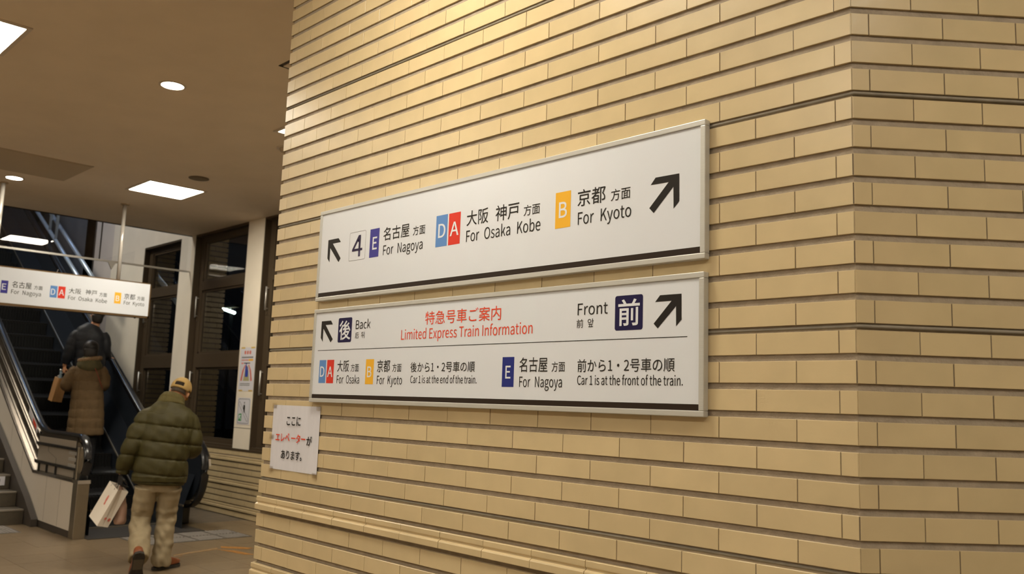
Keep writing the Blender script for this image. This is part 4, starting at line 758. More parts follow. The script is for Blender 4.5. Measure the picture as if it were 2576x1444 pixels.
for s, yc in ((-1, 1.235), (1, 2.505)):
    ya, yb, body = balustrade(yc, s)
    inner_dark = prism(body, 'y', ya, yb)
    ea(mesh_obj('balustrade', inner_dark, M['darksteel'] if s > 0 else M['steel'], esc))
    # handrail: up the slope, along the flat, round the nose and back underneath
    path = [(XT, yc, 1.035 + (XK - XT) * SL)] + [(x, yc, 1.035 + (XK - x) * SL) for x in (-14, -12, -10.6)]
    for q in range(0, 31, 6):   # bend between slope and flat
        a = math.radians(30 - q); R_ = .9
        path.append((XK + .02 + R_ * math.tan(math.radians(15)) - R_ * math.sin(a), yc, 1.035 + R_ * (1 - math.cos(a))))
    path += [(x, yc, 1.035) for x in (-9.6, -9.2, XE - .25)]
    if s < 0:
        for q in range(12, 169, 12): a = math.radians(q); path.append((XE - .235 + .255 * math.sin(a), yc, .785 + .25 * math.cos(a)))
        path += [(XE - .27, yc, .538), (XE - .35, yc, .56)]
    else:
        path[-1] = (XE - .37, yc, 1.035)
        for q in range(12, 175, 9): a = math.radians(q); path.append((XE - .36 + .40 * math.sin(a), yc, .63 + .405 * math.cos(a)))
        path += [(XE - .46, yc, .225), (XE - .60, yc, .25)]
    prof = [(-.040, -.014), (-.043, 0), (-.036, .012), (-.02, .018), (.02, .018), (.036, .012), (.043, 0), (.040, -.014), (.024, -.016), (-.024, -.016)]
    ea(mesh_obj('handrail', sweep(bmesh.new(), path, prof, Vector((0, 0, 1)) if False else Vector((0, 1, 0)).cross(Vector((1, 0, 0))) * -1), M['handrail'], esc, True))
    # chrome guide under the handrail
    gp = [(p[0], p[1], p[2]) for p in path]; prof2 = [(-.033, -.052), (-.033, -.020), (.033, -.020), (.033, -.052)]
    ea(mesh_obj('handrail_guide', sweep(bmesh.new(), gp[:13], prof2, Vector((0, 0, 1))), M['decksteel'], esc))
    # inner skirt beside the steps and sloping inner deck
    yi = 1.37 if s < 0 else 2.37; yo = yc
    deck = bmesh.new(); P0 = [(XE - .15, .26), (XK, .26), (XT, .26 + (XK - XT) * SL)]
    lo = [deck.verts.new((x, yi, z)) for x, z in P0]; hi = [deck.verts.new((x, yo + (.028 if s < 0 else -.028), z + .34)) for x, z in P0]; bt = [deck.verts.new((x, yi, z - .32)) for x, z in P0]
    for i in range(2): deck.faces.new((lo[i], lo[i + 1], hi[i + 1], hi[i])); deck.faces.new((bt[i], bt[i + 1], lo[i + 1], lo[i]))
    ea(mesh_obj('inner_deck', deck, M['darksteel'], esc))
    ea(mesh_obj('skirt_strip', sweep(bmesh.new(), [(x, yi - s * .004, z) for x, z in P0], [(-.006, -.010), (.006, -.010), (.006, .010), (-.006, .010)]), M['satin'], esc))
    # outer chrome face of the flat part with two dark guard strips
    if s < 0:
        ea(mesh_obj('outer_deck', prism(side_poly(.592, 1.0, XE - .20, XT), 'y', YL0 + .030, ya + .002), M['decksteel'], esc))
        ea(mesh_obj('newel_panel', bx(XK + .02, XE - .24, YL0 + .0275, YL0 + .031, .596, .975), M['newel'], esc))
        for z in (.690, .893):
            ea(mesh_obj('guard_strip', prism([(XE - .145, z - .013), (XK, z - .013), (XK - .03, z + .018), (XE - .145, z + .013)], 'y', YL0 + .004, YL0 + .034), M['handrail'], esc))
        for xx in (-9.45, -9.75, -10.02): ea(mesh_obj('guard_bracket', bx(xx - .006, xx + .006, YL0 + .006, YL0 + .036, .592, .68), M['handrail'], esc))
        ea(mesh_obj('panel_seam', prism([(-9.78, .88), (-9.78, .82), (-9.50, .76), (-9.50, .70), (-9.506, .70), (-9.506, .763), (-9.786, .823), (-9.786, .88)], 'y', YL0 + .026, YL0 + .0276), M['kick'], esc))
        for z in (.66, .80, .86): ea(mesh_obj('deck_line', prism([(XK, z), (XT, z + (XK - XT) * SL), (XT, z + .03 + (XK - XT) * SL), (XK, z + .03)], 'y', YL0 + .022, YL0 + .031), M['decksteel'], esc))
        for i in range(3): ea(mesh_obj('newel_band', bx(XE - .40 + i * .0, XE - .15, YL0 + .016, YL0 + .031, .70 + i * .065, .735 + i * .065, bev=.004), M['alu'], esc))
        ea(mesh_obj('newel_front', bx(XE - .15, XE - .10, YL0 + .01, YL1 - .01, .59, .92, bev=.008), M['satin'], esc))
        st = ea(mesh_obj('caution_sticker', prism([(-10.25, 1.00), (-10.62, 1.21), (-10.62, 1.29), (-10.25, 1.08)], 'y', YL0 + .0285, YL0 + .0295), M['paper'], esc))
        mesh_obj('sticker_mark', prism([(-10.30, 1.035), (-10.44, 1.115), (-10.44, 1.17), (-10.30, 1.09)], 'y', YL0 + .0275, YL0 + .0285), M['r'], st)
    else:
        ea(mesh_obj('outer_deck', prism(side_poly(.592, .96, XE - .62, XT), 'y', yb - .002, 2.60), M['decksteel'], esc))
        for z0_, z1_, m_ in ((.80, .93, 'steel'), (.70, .78, 'steel'), (.42, .70, 'satin')):
            ea(mesh_obj('newel_band', prism([(XE - .40, z0_), (XE - .36 + math.sqrt(max(.0, .345 ** 2 - (z0_ - .63) ** 2)), z0_), (XE - .36 + math.sqrt(max(.0, .345 ** 2 - (z1_ - .63) ** 2)), z1_), (XE - .40, z1_)], 'y', 2.534, 2.60 if z0_ > .6 else 2.57), M[m_], esc))
# landing plate and steps
ea(mesh_obj('landing_plate', bx(-9.30, -8.60, YL1 + .0, 2.53, .001, .008), M['mat_plate'], esc))
ea(mesh_obj('comb', bx(-9.38, -9.30, 1.375, 2.365, .001, .016), mat('comb_metal', (.16, .14, .11), .4, metal=.6), esc))
ea(mesh_obj('truss', prism([(-9.3, -.1), (XK, -.1), (XT, (XK - XT) * SL - .25), (XT, (XK - XT) * SL - .05), (XK, .0), (-9.38, .0)], 'y', 1.19, 2.62), M['rubber'], esc))
SX = -9.877
sb_ = bmesh.new()
box(sb_, -.40, 0, 0, .99, -.012, 0)
for i in range(24): box(sb_, -.012, .0, i * .0413, i * .0413 + .022, -.235, -.012)
box(sb_, -.40, -.010, 0, .99, -.236, -.014)
for i in range(24): box(sb_, -.40, -.02, i * .0413, i * .0413 + .018, 0, .006)
me = bpy.data.meshes.new('step'); sb_.to_mesh(me); sb_.free(); me.materials.append(M['step'])
for k_ in range(-1, 21):
    z = max(.004, .231 * k_); o = share('step', me, esc, (SX - .4 * k_ - XE, 1.375 - 1.87, z))
    if k_ == -1: o.scale.z = .3
me_l = bpy.data.meshes.new('edge_line'); b_ = bx(-.006, .0015, .0, .99, -.006, .0035); b_.to_mesh(me_l); b_.free(); me_l.materials.append(mat('worn_step_edge', (.02, .017, .014), .5, metal=.6))
for k_ in range(1, 21): share('nosing_edge', me_l, esc, (SX - .4 * k_ - XE, 1.375 - 1.87, .231 * k_ + .006))

# ================================================================== STAIRS left of the escalator
stc = empty('staircase', (-10.55, .2, 0), label='stone staircase climbing beside the white escalator panel at the left edge', cat='stairs')
for i in range(20):
    x = -10.17 - .315 * i + .10; z = .165 * (i + 1)
    o = mesh_obj('step', bx(-.335 if i < 19 else -1.5, 0, -2.3, 0, -.165, 0, bev=.004), M['stair'], stc, loc=(x + 10.55, 1.085 - .2, z + .012 * i * .0))
    mesh_obj('nosing', bx(-.05, .006, -2.3, 0, -.018, .002, bev=.003), M['nosing'], o)
mesh_obj('stringer', prism([(-9.80, 0), (-10.15, .0), (-16.5, 3.33), (-16.5, 3.62), (-10.15, .30), (-9.80, .08)], 'y', 1.09, 1.155), M['kick'], stc).location = (10.55, -.2, 0)
t = empty('stair_notice', (-10.70, .98, .43), label='white notice stuck on a stair riser at the left edge', cat='notice')
mesh_obj('sheet', bx(.003, .005, -.16, .05, -.055, .055), M['paper'], t)
mesh_obj('mark', bx(.005, .006, -.04, .0, -.02, .02), M['k'], t)

# ================================================================== FLOOR PAVING AND MARKINGS
tb = bx(.003, .297, .003, .297, 0, .004); sb2 = bmesh.new()
for i in range(7):
    for j in range(7): disc(sb2, (.0375 + i * .0375, .0375 + j * .0375), .012, .004, .008, 6, r1=.008)
me_t = bpy.data.meshes.new('tactile'); tb.to_mesh(me_t); tb.free(); me_t.materials.append(M['tact'])
me_s = bpy.data.meshes.new('studs'); sb2.to_mesh(me_s); sb2.free(); me_s.materials.append(M['stud'])
def tactile(x, y, lab, grp):
    o = share('tactile_tile', me_t, None, (x, y, .0006)); tag(o, lab, 'paving tile', grp)
    s = share('studs', me_s, o); s['kind'] = 'stuff'
for i in range(2):
    for j in range(4):
        tactile(-8.58 + .3 * i, 1.58 + .3 * j, 'grey studded tactile tile in the strip before the escalator landing plate', 'tactile tiles before the escalator')
for i in range(2):
    for j in range(6): tactile(-10.03 + .3 * i, -.90 + .3 * j, 'grey studded tactile tile in the strip at the foot of the stairs', 'tactile tiles before the stairs')
fa = empty('floor_arrow', (-7.45, 2.1, 0), label='worn orange arrow marking on the floor beside the studded tiles', cat='floor marking')
def fl(*pts): return prism([(a + 7.45, b - 2.1) for a, b in pts], 'z', .0008, .0022)
mesh_obj('arrow_head', fl((-7.42, 2.09), (-7.30, 2.11), (-7.00, 2.17), (-6.95, 2.25), (-7.25, 2.20)), M['orange'], fa)
mesh_obj('arrow_head', fl((-7.55, 2.20), (-7.46, 2.16), (-7.26, 2.34), (-7.30, 2.42), (-7.40, 2.36)), M['orange'], fa)
mesh_obj('arrow_shaft', fl((-7.34, 1.62), (-7.28, 1.60), (-7.40, 2.10), (-7.50, 2.14)), M['wornpaint'], fa)
mesh_obj('arrow_shaft', fl((-7.05, 1.45), (-7.03, 1.42), (-7.26, 1.68), (-7.29, 1.68)), M['wornpaint'], fa)

# ================================================================== OUTSIDE AND UPPER LIGHTS
t = empty('outdoor_tube', (-21.5, 9.0, 3.8), label='greenish white tube lamp shining in the dark outside the window', cat='lamp')
mesh_obj('tube', tube(bmesh.new(), [(-.34, 0, .075), (.34, 0, -.075)], .04, 12), M['tube_on'], t, True); mesh_obj('housing', bx(-.4, .4, -.02, .10, .08, .14), M['bronze'], t)
mesh_obj('post', bx(-.04, .04, .05, .12, -3.8, .10), M['rubber'], t)
t = empty('outdoor_tube', (-6.4, 6.6, 3.3), label='added warm fill tube outside, out of sight, brightening the tiled outer piers', cat='lamp')  # added fill tube, hidden from the camera, to brighten the outer piers
mesh_obj('tube', tube(bmesh.new(), [(-.6, 0, 0), (.6, 0, 0)], .05, 12), emit('pier_fill_on', (1, .84, .6), 36), t, True); mesh_obj('housing', bx(-.65, .65, -.03, .08, .055, .10), M['bronze'], t)
mesh_obj('post', bx(-.04, .04, .05, .12, -3.4, .10), M['rubber'], t)
ground = tag(mesh_obj('ground_outside', bx(-40, 7, 3.85, 30, -.3, -.1), M['joint']), kind='structure')
for i, (x, y) in enumerate(((-13.2, 1.9), (-15.8, 1.9))):
    t = empty('upper_tube_light', (x, y, 6.55), label='cool tube light in the shaft above the escalator, %s one' % ('nearer', 'farther')[i], cat='ceiling light')
    mesh_obj('housing', bx(-.62, .62, -.08, .08, -.04, .0), M['lampring'], t); mesh_obj('tube', bx(-.6, .6, -.06, .06, -.07, -.04), M['upper_on'], t)
t = empty('shaft_fill_panel', (-13.0, -.4, 6.6), label='added warm fill panel, unseen, high in the shaft behind the smoke barrier', cat='ceiling light')  # added fill panel, out of view, to brighten the upper shaft wall
mesh_obj('frame', bx(-.64, .64, -.64, .64, -.02, 0), M['lampring'], t); mesh_obj('diffuser', bx(-.6, .6, -.6, .6, -.03, -.015), M['panel_on'], t)
t = empty('guard_rail', (-15.8, 2.75, 4.2), label='steel pipe rail with upright pipes coloured as if lit blue in the shaft behind the smoke barrier', cat='railing')
gm = mat('blue_lit_pipe', (.42, .50, .60), .3, metal=.5)  # cool light on the rail is put into this bluish colour
for y, dz in ((0, 0), (.12, .16)):
    mesh_obj('rail', tube(bmesh.new(), [(-2.4, y, 1.35 + dz), (-1.1, y, .62 + dz), (.25, y, -.12 + dz), (2.2, y, -1.22 + dz)], .035, 12), gm, t, True)
for x, z in ((-.18, .08), (.20, -.12)):
    mesh_obj('upright', tube(bmesh.new(), [(x, 0, z), (x + .01, 0, 2.4)], .026, 12, Vector((0, 1, 0))), gm, t, True)
# ================================================================== PEOPLE
def loft(bm, rings, n=24, caps=True):
    """rings: (centre, half-width, half-depth[, axis direction, turn about axis]) -> closed skin"""
    R = []; C_ = [Vector(r[0]) for r in rings]
    for i, r in enumerate(rings):
        d = (C_[min(i + 1, len(C_) - 1)] - C_[max(i - 1, 0)]).normalized() if len(r) < 4 or r[3] is None else Vector(r[3]).normalized()
        s = Vector((1, 0, 0)); s = (s - d * s.dot(d))
        if s.length < .2: s = Vector((0, 1, 0)) - d * d.y
        s.normalize(); u = s.cross(d).normalized()
        pw = 1.0
        R.append([bm.verts.new(C_[i] + s * (r[1] * math.copysign(abs(math.cos(a)) ** .9, math.cos(a))) + u * (r[2] * math.copysign(abs(math.sin(a)) ** .9, math.sin(a)))) for a in (2 * math.pi * j / n for j in range(n))])
    for p, q in zip(R, R[1:]):
        for j in range(n): bm.faces.new((p[j], p[(j + 1) % n], q[(j + 1) % n], q[j]))
    if caps: bm.faces.new(R[0][::-1]); bm.faces.new(R[-1])
    return bm
def resample(keys, step=.012):
    """keys: (x,y,z,rw,rd) -> dense list along the path, smooth"""
    out = []; K = [list(k_) for k_ in keys]
    for i in range(len(K) - 1):
        p0, p1, p2, p3 = K[max(i - 1, 0)], K[i], K[i + 1], K[min(i + 2, len(K) - 1)]
        L = math.dist(p1[:3], p2[:3]); m = max(2, int(L / step))
        for j in range(m):
            t_ = j / m
            out.append([.5 * ((2 * b) + (c - a) * t_ + (2 * a - 5 * b + 4 * c - d) * t_ * t_ + (3 * b - a - 3 * c + d) * t_ ** 3) for a, b, c, d in zip(p0, p1, p2, p3)])
    out.append(K[-1]); return out
def limb(bm, keys, baffle=0, amp=0, phase=0, n=20, wrinkle=0, step=.012, seed=0):
    pts = resample(keys, step); L = 0; rings = []; rnd = random.Random(seed); ph = [rnd.uniform(0, 6) for _ in range(4)]
    for i, p in enumerate(pts):
        if i: L += math.dist(p[:3], pts[i - 1][:3])
        k_ = 1.0
        if baffle: k_ += amp * (abs(math.sin(math.pi * (L + phase) / baffle)) ** .55 - .6)
        if wrinkle: k_ += wrinkle * (math.sin(L * 62 + ph[0]) * .5 + math.sin(L * 105 + ph[1]) * .35 + math.sin(L * 31 + ph[2]) * .4)
        rings.append(((p[0], p[1], p[2]), p[3] * k_, p[4] * k_))
    # round ends
    return loft(bm, rings, n)
def melt(name, bm, m, parent, voxel=.010, smooth=6, fac=.5, disp=None, bump=0, seed=0):
    """fuse overlapping closed lofts into one continuous skin"""
    me = bpy.data.meshes.new(name); bmesh.ops.recalc_face_normals(bm, faces=bm.faces[:]); bm.to_mesh(me); bm.free()
    o = bpy.data.objects.new(name, me); COL.objects.link(o)
    r = o.modifiers.new('r', 'REMESH'); r.mode = 'VOXEL'; r.voxel_size = voxel; r.use_smooth_shade = True
    s = o.modifiers.new('s', 'SMOOTH'); s.iterations = smooth; s.factor = fac
    dg = bpy.context.evaluated_depsgraph_get(); me2 = bpy.data.meshes.new_from_object(o.evaluated_get(dg))
    bpy.data.objects.remove(o); bpy.data.meshes.remove(me)
    if disp:
        nn = [v.normal.copy() for v in me2.vertices]; cc_ = [v.co.copy() for v in me2.vertices]; flat_ = []
        for c_, n_ in zip(cc_, nn): flat_ += list(disp(c_, n_))
        me2.vertices.foreach_set('co', flat_); me2.update()
    me2.materials.clear(); me2.materials.append(m); me2.polygons.foreach_set('use_smooth', [True] * len(me2.polygons))
    o = bpy.data.objects.new(name, me2); me2.name = name; COL.objects.link(o); o.parent = parent; return o
def ball(bm, c, r, rot=None, seg=20, rings=14, mi=0):
    m_ = Matrix.Translation(c) @ (rot.to_4x4() if rot else Matrix.Identity(4)) @ Matrix.Diagonal((r[0], r[1], r[2], 1))
    bmesh.ops.create_uvsphere(bm, u_segments=seg, v_segments=rings, radius=1, matrix=m_); return bm
def hand_bm(bm, wrist, d, palm_n, thumb_side, curl=1.0, L=.175):
    """palm and five bent fingers. d: towards the fingertips, palm_n: out of the palm, curl in radians per joint"""
    d = Vector(d).normalized(); pn = Vector(palm_n); pn = (pn - d * pn.dot(d)).normalized(); s = d.cross(pn) * thumb_side; w = Vector(wrist)
    loft(bm, [(w - d * .03, .026, .020, d), (w, .027, .019, d), (w + d * .03, .036, .017, d), (w + d * .065, .041, .016, d), (w + d * .088, .038, .013, d)], 16) if False else None
    R = []
    for t_, a, b in ((-.04, .027, .022), (0, .026, .019), (.03, .036, .017), (.065, .041, .016), (.09, .037, .012)):
        R.append([bm.verts.new(w + d * t_ + s * (a * math.cos(q)) + pn * (b * math.sin(q))) for q in (2 * math.pi * j / 14 for j in range(14))])
    for p, q in zip(R, R[1:]):
        for j in range(14): bm.faces.new((p[j], p[(j + 1) % 14], q[(j + 1) % 14], q[j]))
    bm.faces.new(R[0][::-1]); bm.faces.new(R[-1])
    for off, ln in ((.030, .88), (.011, 1.0), (-.009, .94), (-.028, .74)):
        p = w + d * .078 + s * off; dd = d.copy(); path = [p - d * .02, p]
        for seg in (.042, .026, .020):
            a = curl; dd = (dd * math.cos(a) + pn * math.sin(a)).normalized(); pn2 = pn
            p = p + dd * seg * ln; path.append(p.copy()); pn = (pn2 * math.cos(a) - d * 0 - dd * pn2.dot(dd)).normalized() if False else pn2
        sweep(bm, path, circ(.0092, 8), s, True, 0, [1.05, 1.05, 1, .92, .78])
    p = w + d * .018 + s * .028; t1 = (s * .75 + d * .6 + pn * .25).normalized(); t2 = (d * .75 + pn * .5 + s * .1).normalized()
    sweep(bm, [p - s * .012, p + t1 * .036, p + t1 * .036 + t2 * .030, p + t1 * .036 + t2 * .052], circ(.0112, 8), pn, True, 0, [1.1, 1.1, .95, .75])
    return bm
def head_bm(bm, c, yaw, pitch, roll=0, k_=1.0):
    """skull, jaw, nose, ears, lips, brow and neck stub; looks along +y before turning"""
    R_ = (Matrix.Rotation(yaw, 3, 'Z') @ Matrix.Rotation(pitch, 3, 'X') @ Matrix.Rotation(roll, 3, 'Y')); c = Vector(c)
    P = lambda x, y, z: c + R_ @ (Vector((x, y, z)) * k_)
    ball(bm, P(0, -.012, .030), (.076 * k_, .094 * k_, .082 * k_), R_); ball(bm, P(0, .012, -.025), (.066 * k_, .078 * k_, .080 * k_), R_)
    ball(bm, P(0, .045, -.075), (.042 * k_, .038 * k_, .034 * k_), R_); ball(bm, P(0, .088, -.020), (.013 * k_, .020 * k_, .024 * k_), R_, 12, 8)
    ball(bm, P(0, .082, .020), (.045 * k_, .012 * k_, .010 * k_), R_, 12, 8); ball(bm, P(0, .080, -.056), (.024 * k_, .010 * k_, .008 * k_), R_, 12, 8)
    for s in (-1, 1):
        ball(bm, P(s * .080, -.005, -.012), (.009 * k_, .020 * k_, .031 * k_), R_, 12, 8); ball(bm, P(s * .032, .070, -.022), (.026 * k_, .018 * k_, .022 * k_), R_, 12, 8)
    return R_, P
def face_parts(parent, P, R_):
    e = bmesh.new()
    for s in (-1, 1): ball(e, P(s * .031, .080, .002), (.0115, .008, .008), R_, 10, 8)
    mesh_obj('eyes', e, M['paper'], parent, True)
    e = bmesh.new()
    for s in (-1, 1): ball(e, P(s * .031, .087, .002), (.0048, .003, .0048), R_, 8, 6)
    mesh_obj('pupils', e, M['k'], parent, True)

# ---- man walking in the olive puffer jacket
ANG = math.atan2(.31, -.95) - math.pi / 2
man = empty('person', (-6.72, 1.22, 0), ANG, label='person in olive puffer jacket, tan cap and khaki trousers walking to the escalator', cat='person', group=None)
body = bmesh.new()
HR, HP = head_bm(body, (.078, .215, 1.520), math.radians(-16), math.radians(-24), math.radians(14), 1.0)
limb(body, [(-.03, .10, 1.36, .07, .06), (.01, .135, 1.42, .055, .055), (.055, .185, 1.48, .055, .058)])
limb(body, [(-.05, .0, .76, .15, .11), (-.04, .02, .95, .14, .10), (-.02, .06, 1.2, .17, .11), (-.015, .09, 1.34, .13, .08)], n=20)
for keys in ([(-.20, .08, 1.31, .055, .055), (-.285, .02, 1.06, .042, .042), (-.348, .06, .86, .030, .028), (-.356, .07, .80, .027, .022)], [(.17, .09, 1.29, .055, .055), (.225, .03, 1.06, .042, .042), (.15, .22, .985, .032, .03), (.11, .29, .975, .027, .022)]): limb(body, keys)
for keys in ([(-.13, .0, .78, .085, .09), (-.168, .04, .44, .058, .06), (-.172, -.24, .20, .036, .04), (-.174, -.26, .18, .035, .04)], [(.035, .0, .78, .085, .09), (.032, .07, .44, .058, .06), (.012, .0, .14, .038, .042), (.015, .0, .08, .035, .05)]): limb(body, keys)
hand_bm(body, (.11, .295, .975), (-.6, .7, -.15), (0, -.2, -1), 1, .5)
melt('body', body, M['skin'], man, .0075, 3)
face_parts(man, HP, HR)
hb = bmesh.new(); hand_bm(hb, (-.356, .07, .80), (-.05, .10, -1), (.75, .35, -.1), 1, .95); melt('glove', hb, M['glove'], man, .006, 2)
# jacket
jk = bmesh.new()
limb(jk, [(-.052, .0, .735, .222, .165), (-.050, .005, .80, .226, .172), (-.045, .01, .95, .212, .165), (-.030, .035, 1.10, .222, .165), (-.012, .06, 1.24, .226, .155), (-.008, .085, 1.33, .205, .135), (-.006, .10, 1.385, .150, .105), (0.0, .115, 1.42, .095, .085)], .145, .0, .03, 40, 0, .008)
limb(jk, [(-.120, .09, 1.335, .062, .07), (-.190, .07, 1.285, .080, .086), (-.250, .03, 1.17, .082, .088), (-.284, .01, 1.06, .080, .084), (-.318, .025, .95, .074, .076), (-.340, .05, .865, .066, .064), (-.350, .06, .815, .054, .052)], .13, .0, .02, 24, 0, .007)
limb(jk, [(.100, .095, 1.325, .062, .07), (.158, .08, 1.265, .078, .086), (.186, .045, 1.15, .082, .088), (.200, .03, 1.055, .082, .084), (.185, .10, 1.0, .078, .074), (.150, .20, .975, .066, .060), (.122, .27, .97, .048, .044)], .13, .0, .04, 24, 0, .007)
def jdisp(co, no):
    a = math.sin(co.x * 31 + co.z * 17) * math.sin(co.z * 43 + co.y * 21 + co.x * 9) + .5 * math.sin(co.x * 67 - co.z * 29)
    q = ((co.z + .10 * co.x - .800) % .140) - .070; d_ = .070 - abs(q)      # distance to the nearest stitched seam
    g = .016 * math.sin(math.pi * min(d_, .07) / .14) ** .5 - .009 - .006 * math.exp(-(d_ / .007) ** 2) + .0035 * math.sin(co.x * 95 + co.y * 60) * math.exp(-d_ / .028)
    return co + no * (.0028 * a + (g if .79 < co.z < 1.33 else 0))
melt('jacket', jk, M['puffer'], man, .0058, 1, .4, jdisp)
cb = bmesh.new(); limb(cb, [(-.004, .095, 1.385, .125, .105), (.000, .110, 1.415, .118, .098), (.012, .130, 1.450, .108, .092), (.020, .145, 1.472, .098, .086)], .045, .05, 0, 28, 0, .006); melt('collar', cb, M['collar'], man, .0075, 3)
hm = bmesh.new(); limb(hm, [(-.053, .0, .722, .205, .150), (-.052, .0, .745, .212, .158)], 0, 0, 0, 40, 0, .01); mesh_obj('hem_band', hm, M['puffer'], man, True)
# trousers
tr = bmesh.new()
limb(tr, [(-.055, .0, .66, .150, .115), (-.055, .0, .72, .170, .125), (-.055, .005, .80, .165, .12)], n=30)
limb(tr, [(-.150, .0, .70, .098, .115), (-.160, .02, .56, .090, .100), (-.172, .055, .435, .084, .088), (-.176, -.04, .33, .086, .090), (-.178, -.15, .235, .085, .090), (-.182, -.235, .17, .082, .088), (-.184, -.27, .135, .078, .082)], 0, 0, 0, 26, .035, .009, 3)
limb(tr, [(.035, .0, .70, .100, .115), (.034, .03, .56, .092, .100), (.034, .055, .44, .084, .090), (.030, .035, .33, .080, .090), (.024, .015, .21, .078, .088), (.018, .0, .10, .080, .092), (.014, .005, .048, .082, .098)], 0, 0, 0, 26, .045, .009, 8)
def tdisp(co, no):
    s = math.sin(co.z * 70 + co.x * 38 + 2 * math.sin(co.x * 30)) * .5 + math.sin(co.z * 33 - co.x * 55 + co.y * 20)
    low = 1 if co.z < .5 else .35
    return co + no * (.0040 * s * low + .0012 * math.sin(co.x * 110 + co.z * 47))
melt('trousers', tr, M['khaki'], man, .007, 2, .5, tdisp)
# shoes: outline of sole swept up
def shoe(name, pos, yaw, pitch, roll=0, ks=1.0):
    R_ = (Matrix.Rotation(yaw, 3, 'Z') @ Matrix.Rotation(pitch, 3, 'X') @ Matrix.Rotation(roll, 3, 'Y')) * ks; pos = Vector(pos)
    out = []; ol = [(-.030, -.085), (-.040, -.05), (-.036, 0), (-.036, .05), (-.047, .10), (-.045, .145), (-.026, .180), (0, .190), (.026, .180), (.045, .145), (.047, .10), (.036, .05), (.036, 0), (.040, -.05), (.030, -.085), (0, -.095)]
    def ring(bm, k_, z, f=lambda y: 0): return [bm.verts.new(pos + R_ @ Vector((x * k_, y * (k_ * .3 + .7) if k_ < 1 else y, z + f(y)))) for x, y in ol]
    bm = bmesh.new(); n = len(ol)
    rs = [ring(bm, 1.0, .022), ring(bm, 1.05, .045), ring(bm, 1.0, .070, lambda y: -.014 if y > .1 else .010), ring(bm, .78, .088, lambda y: -.020 if y > .1 else (.028 if y < .03 else .010))]
    for p, q in zip(rs, rs[1:]):
        for j in range(n): bm.faces.new((p[j], p[(j + 1) % n], q[(j + 1) % n], q[j]))
    bm.faces.new(rs[0][::-1]); bm.faces.new(rs[-1])
    sh = mesh_obj('shoe', bm, M['shoe'], man, True); sh.modifiers.new('s', 'SUBSURF').levels = 1; sh.modifiers[0].render_levels = 2
    bm = bmesh.new(); a = ring(bm, 1.07, 0); b = ring(bm, 1.07, .024)
    for j in range(n): bm.faces.new((a[j], a[(j + 1) % n], b[(j + 1) % n], b[j]))
    bm.faces.new(a[::-1]); bm.faces.new(b); mesh_obj('sole', bm, M['sole'], sh)
    bm = bmesh.new(); q = [pos + R_ @ Vector(p) for p in ((-.036, -.035, -.0012), (.036, -.035, -.0012), (.034, .055, -.0012), (-.034, .055, -.0012))]; bm.faces.new([bm.verts.new(v) for v in q])
    mesh_obj('worn_patch', bm, M['sole2'], sh)
    return sh
shoe('shoe', (.030, .02, .002), math.radians(-52), 0)
shoe('shoe', (-.190, -.325, .115), math.radians(4), math.radians(-62), 0, 1.10)
# cap and hair
def shell(P, R_, rx, ry, rz, cut, k_=1.0, off=(0, -.012, .030), holes=None, thick=.003):
    """part of an ellipsoid around the skull, kept where cut(local) is true"""
    bm = bmesh.new(); bmesh.ops.create_uvsphere(bm, u_segments=40, v_segments=28, radius=1)
    kill = [f for f in bm.faces if not cut(f.calc_center_median())]; bmesh.ops.delete(bm, geom=kill, context='FACES')
    for v in bm.verts: v.co = P(off[0] + v.co.x * rx, off[1] + v.co.y * ry, off[2] + v.co.z * rz)
    bmesh.ops.solidify(bm, geom=bm.faces[:], thickness=-thick); return bm
mesh_obj('hair', shell(HP, HR, .083, .100, .098, lambda c: c.y < .25 and -.62 < c.z < .35 and not (abs(c.x) > .75 and c.z < -.2)), M['greyhair'], man, True)
capo = mesh_obj('cap', shell(HP, HR, .089, .108, .100, lambda c: c.z > (-.12 if c.y > -.3 else -.34) and not (c.y < -.55 and -.16 < c.z < .26 and abs(c.x) < .40)), M['cap'], man, True)
bm = bmesh.new(); n = 16; q0 = []; q1 = []
for i in range(n + 1):
    a = math.radians(-68 + 136 * i / n); q0.append(bm.verts.new(HP(.088 * math.sin(a), -.012 + .106 * math.cos(a), .012))); q1.append(bm.verts.new(HP(.078 * math.sin(a), -.012 + .106 * math.cos(a) + .075 * math.cos(a) ** .6, -.004 - .012 * abs(math.sin(a)))))
for i in range(n): bm.faces.new((q0[i], q0[i + 1], q1[i + 1], q1[i]))
bmesh.ops.solidify(bm, geom=bm.faces[:], thickness=.003); mesh_obj('brim', bm, M['cap'], capo, True)
bm = bmesh.new(); q0 = []; q1 = []
for i in range(11):
    a = math.radians(-24 + 48 * i / 10); q0.append(bm.verts.new(HP(.091 * math.sin(a), -.012 - .1105 * math.cos(a), .020))); q1.append(bm.verts.new(HP(.088 * math.sin(a), -.012 - .1085 * math.cos(a), .048)))
for i in range(10): bm.faces.new((q0[i], q0[i + 1], q1[i + 1], q1[i]))
bmesh.ops.solidify(bm, geom=bm.faces[:], thickness=-.003); mesh_obj('strap', bm, M['patch'], capo, True)

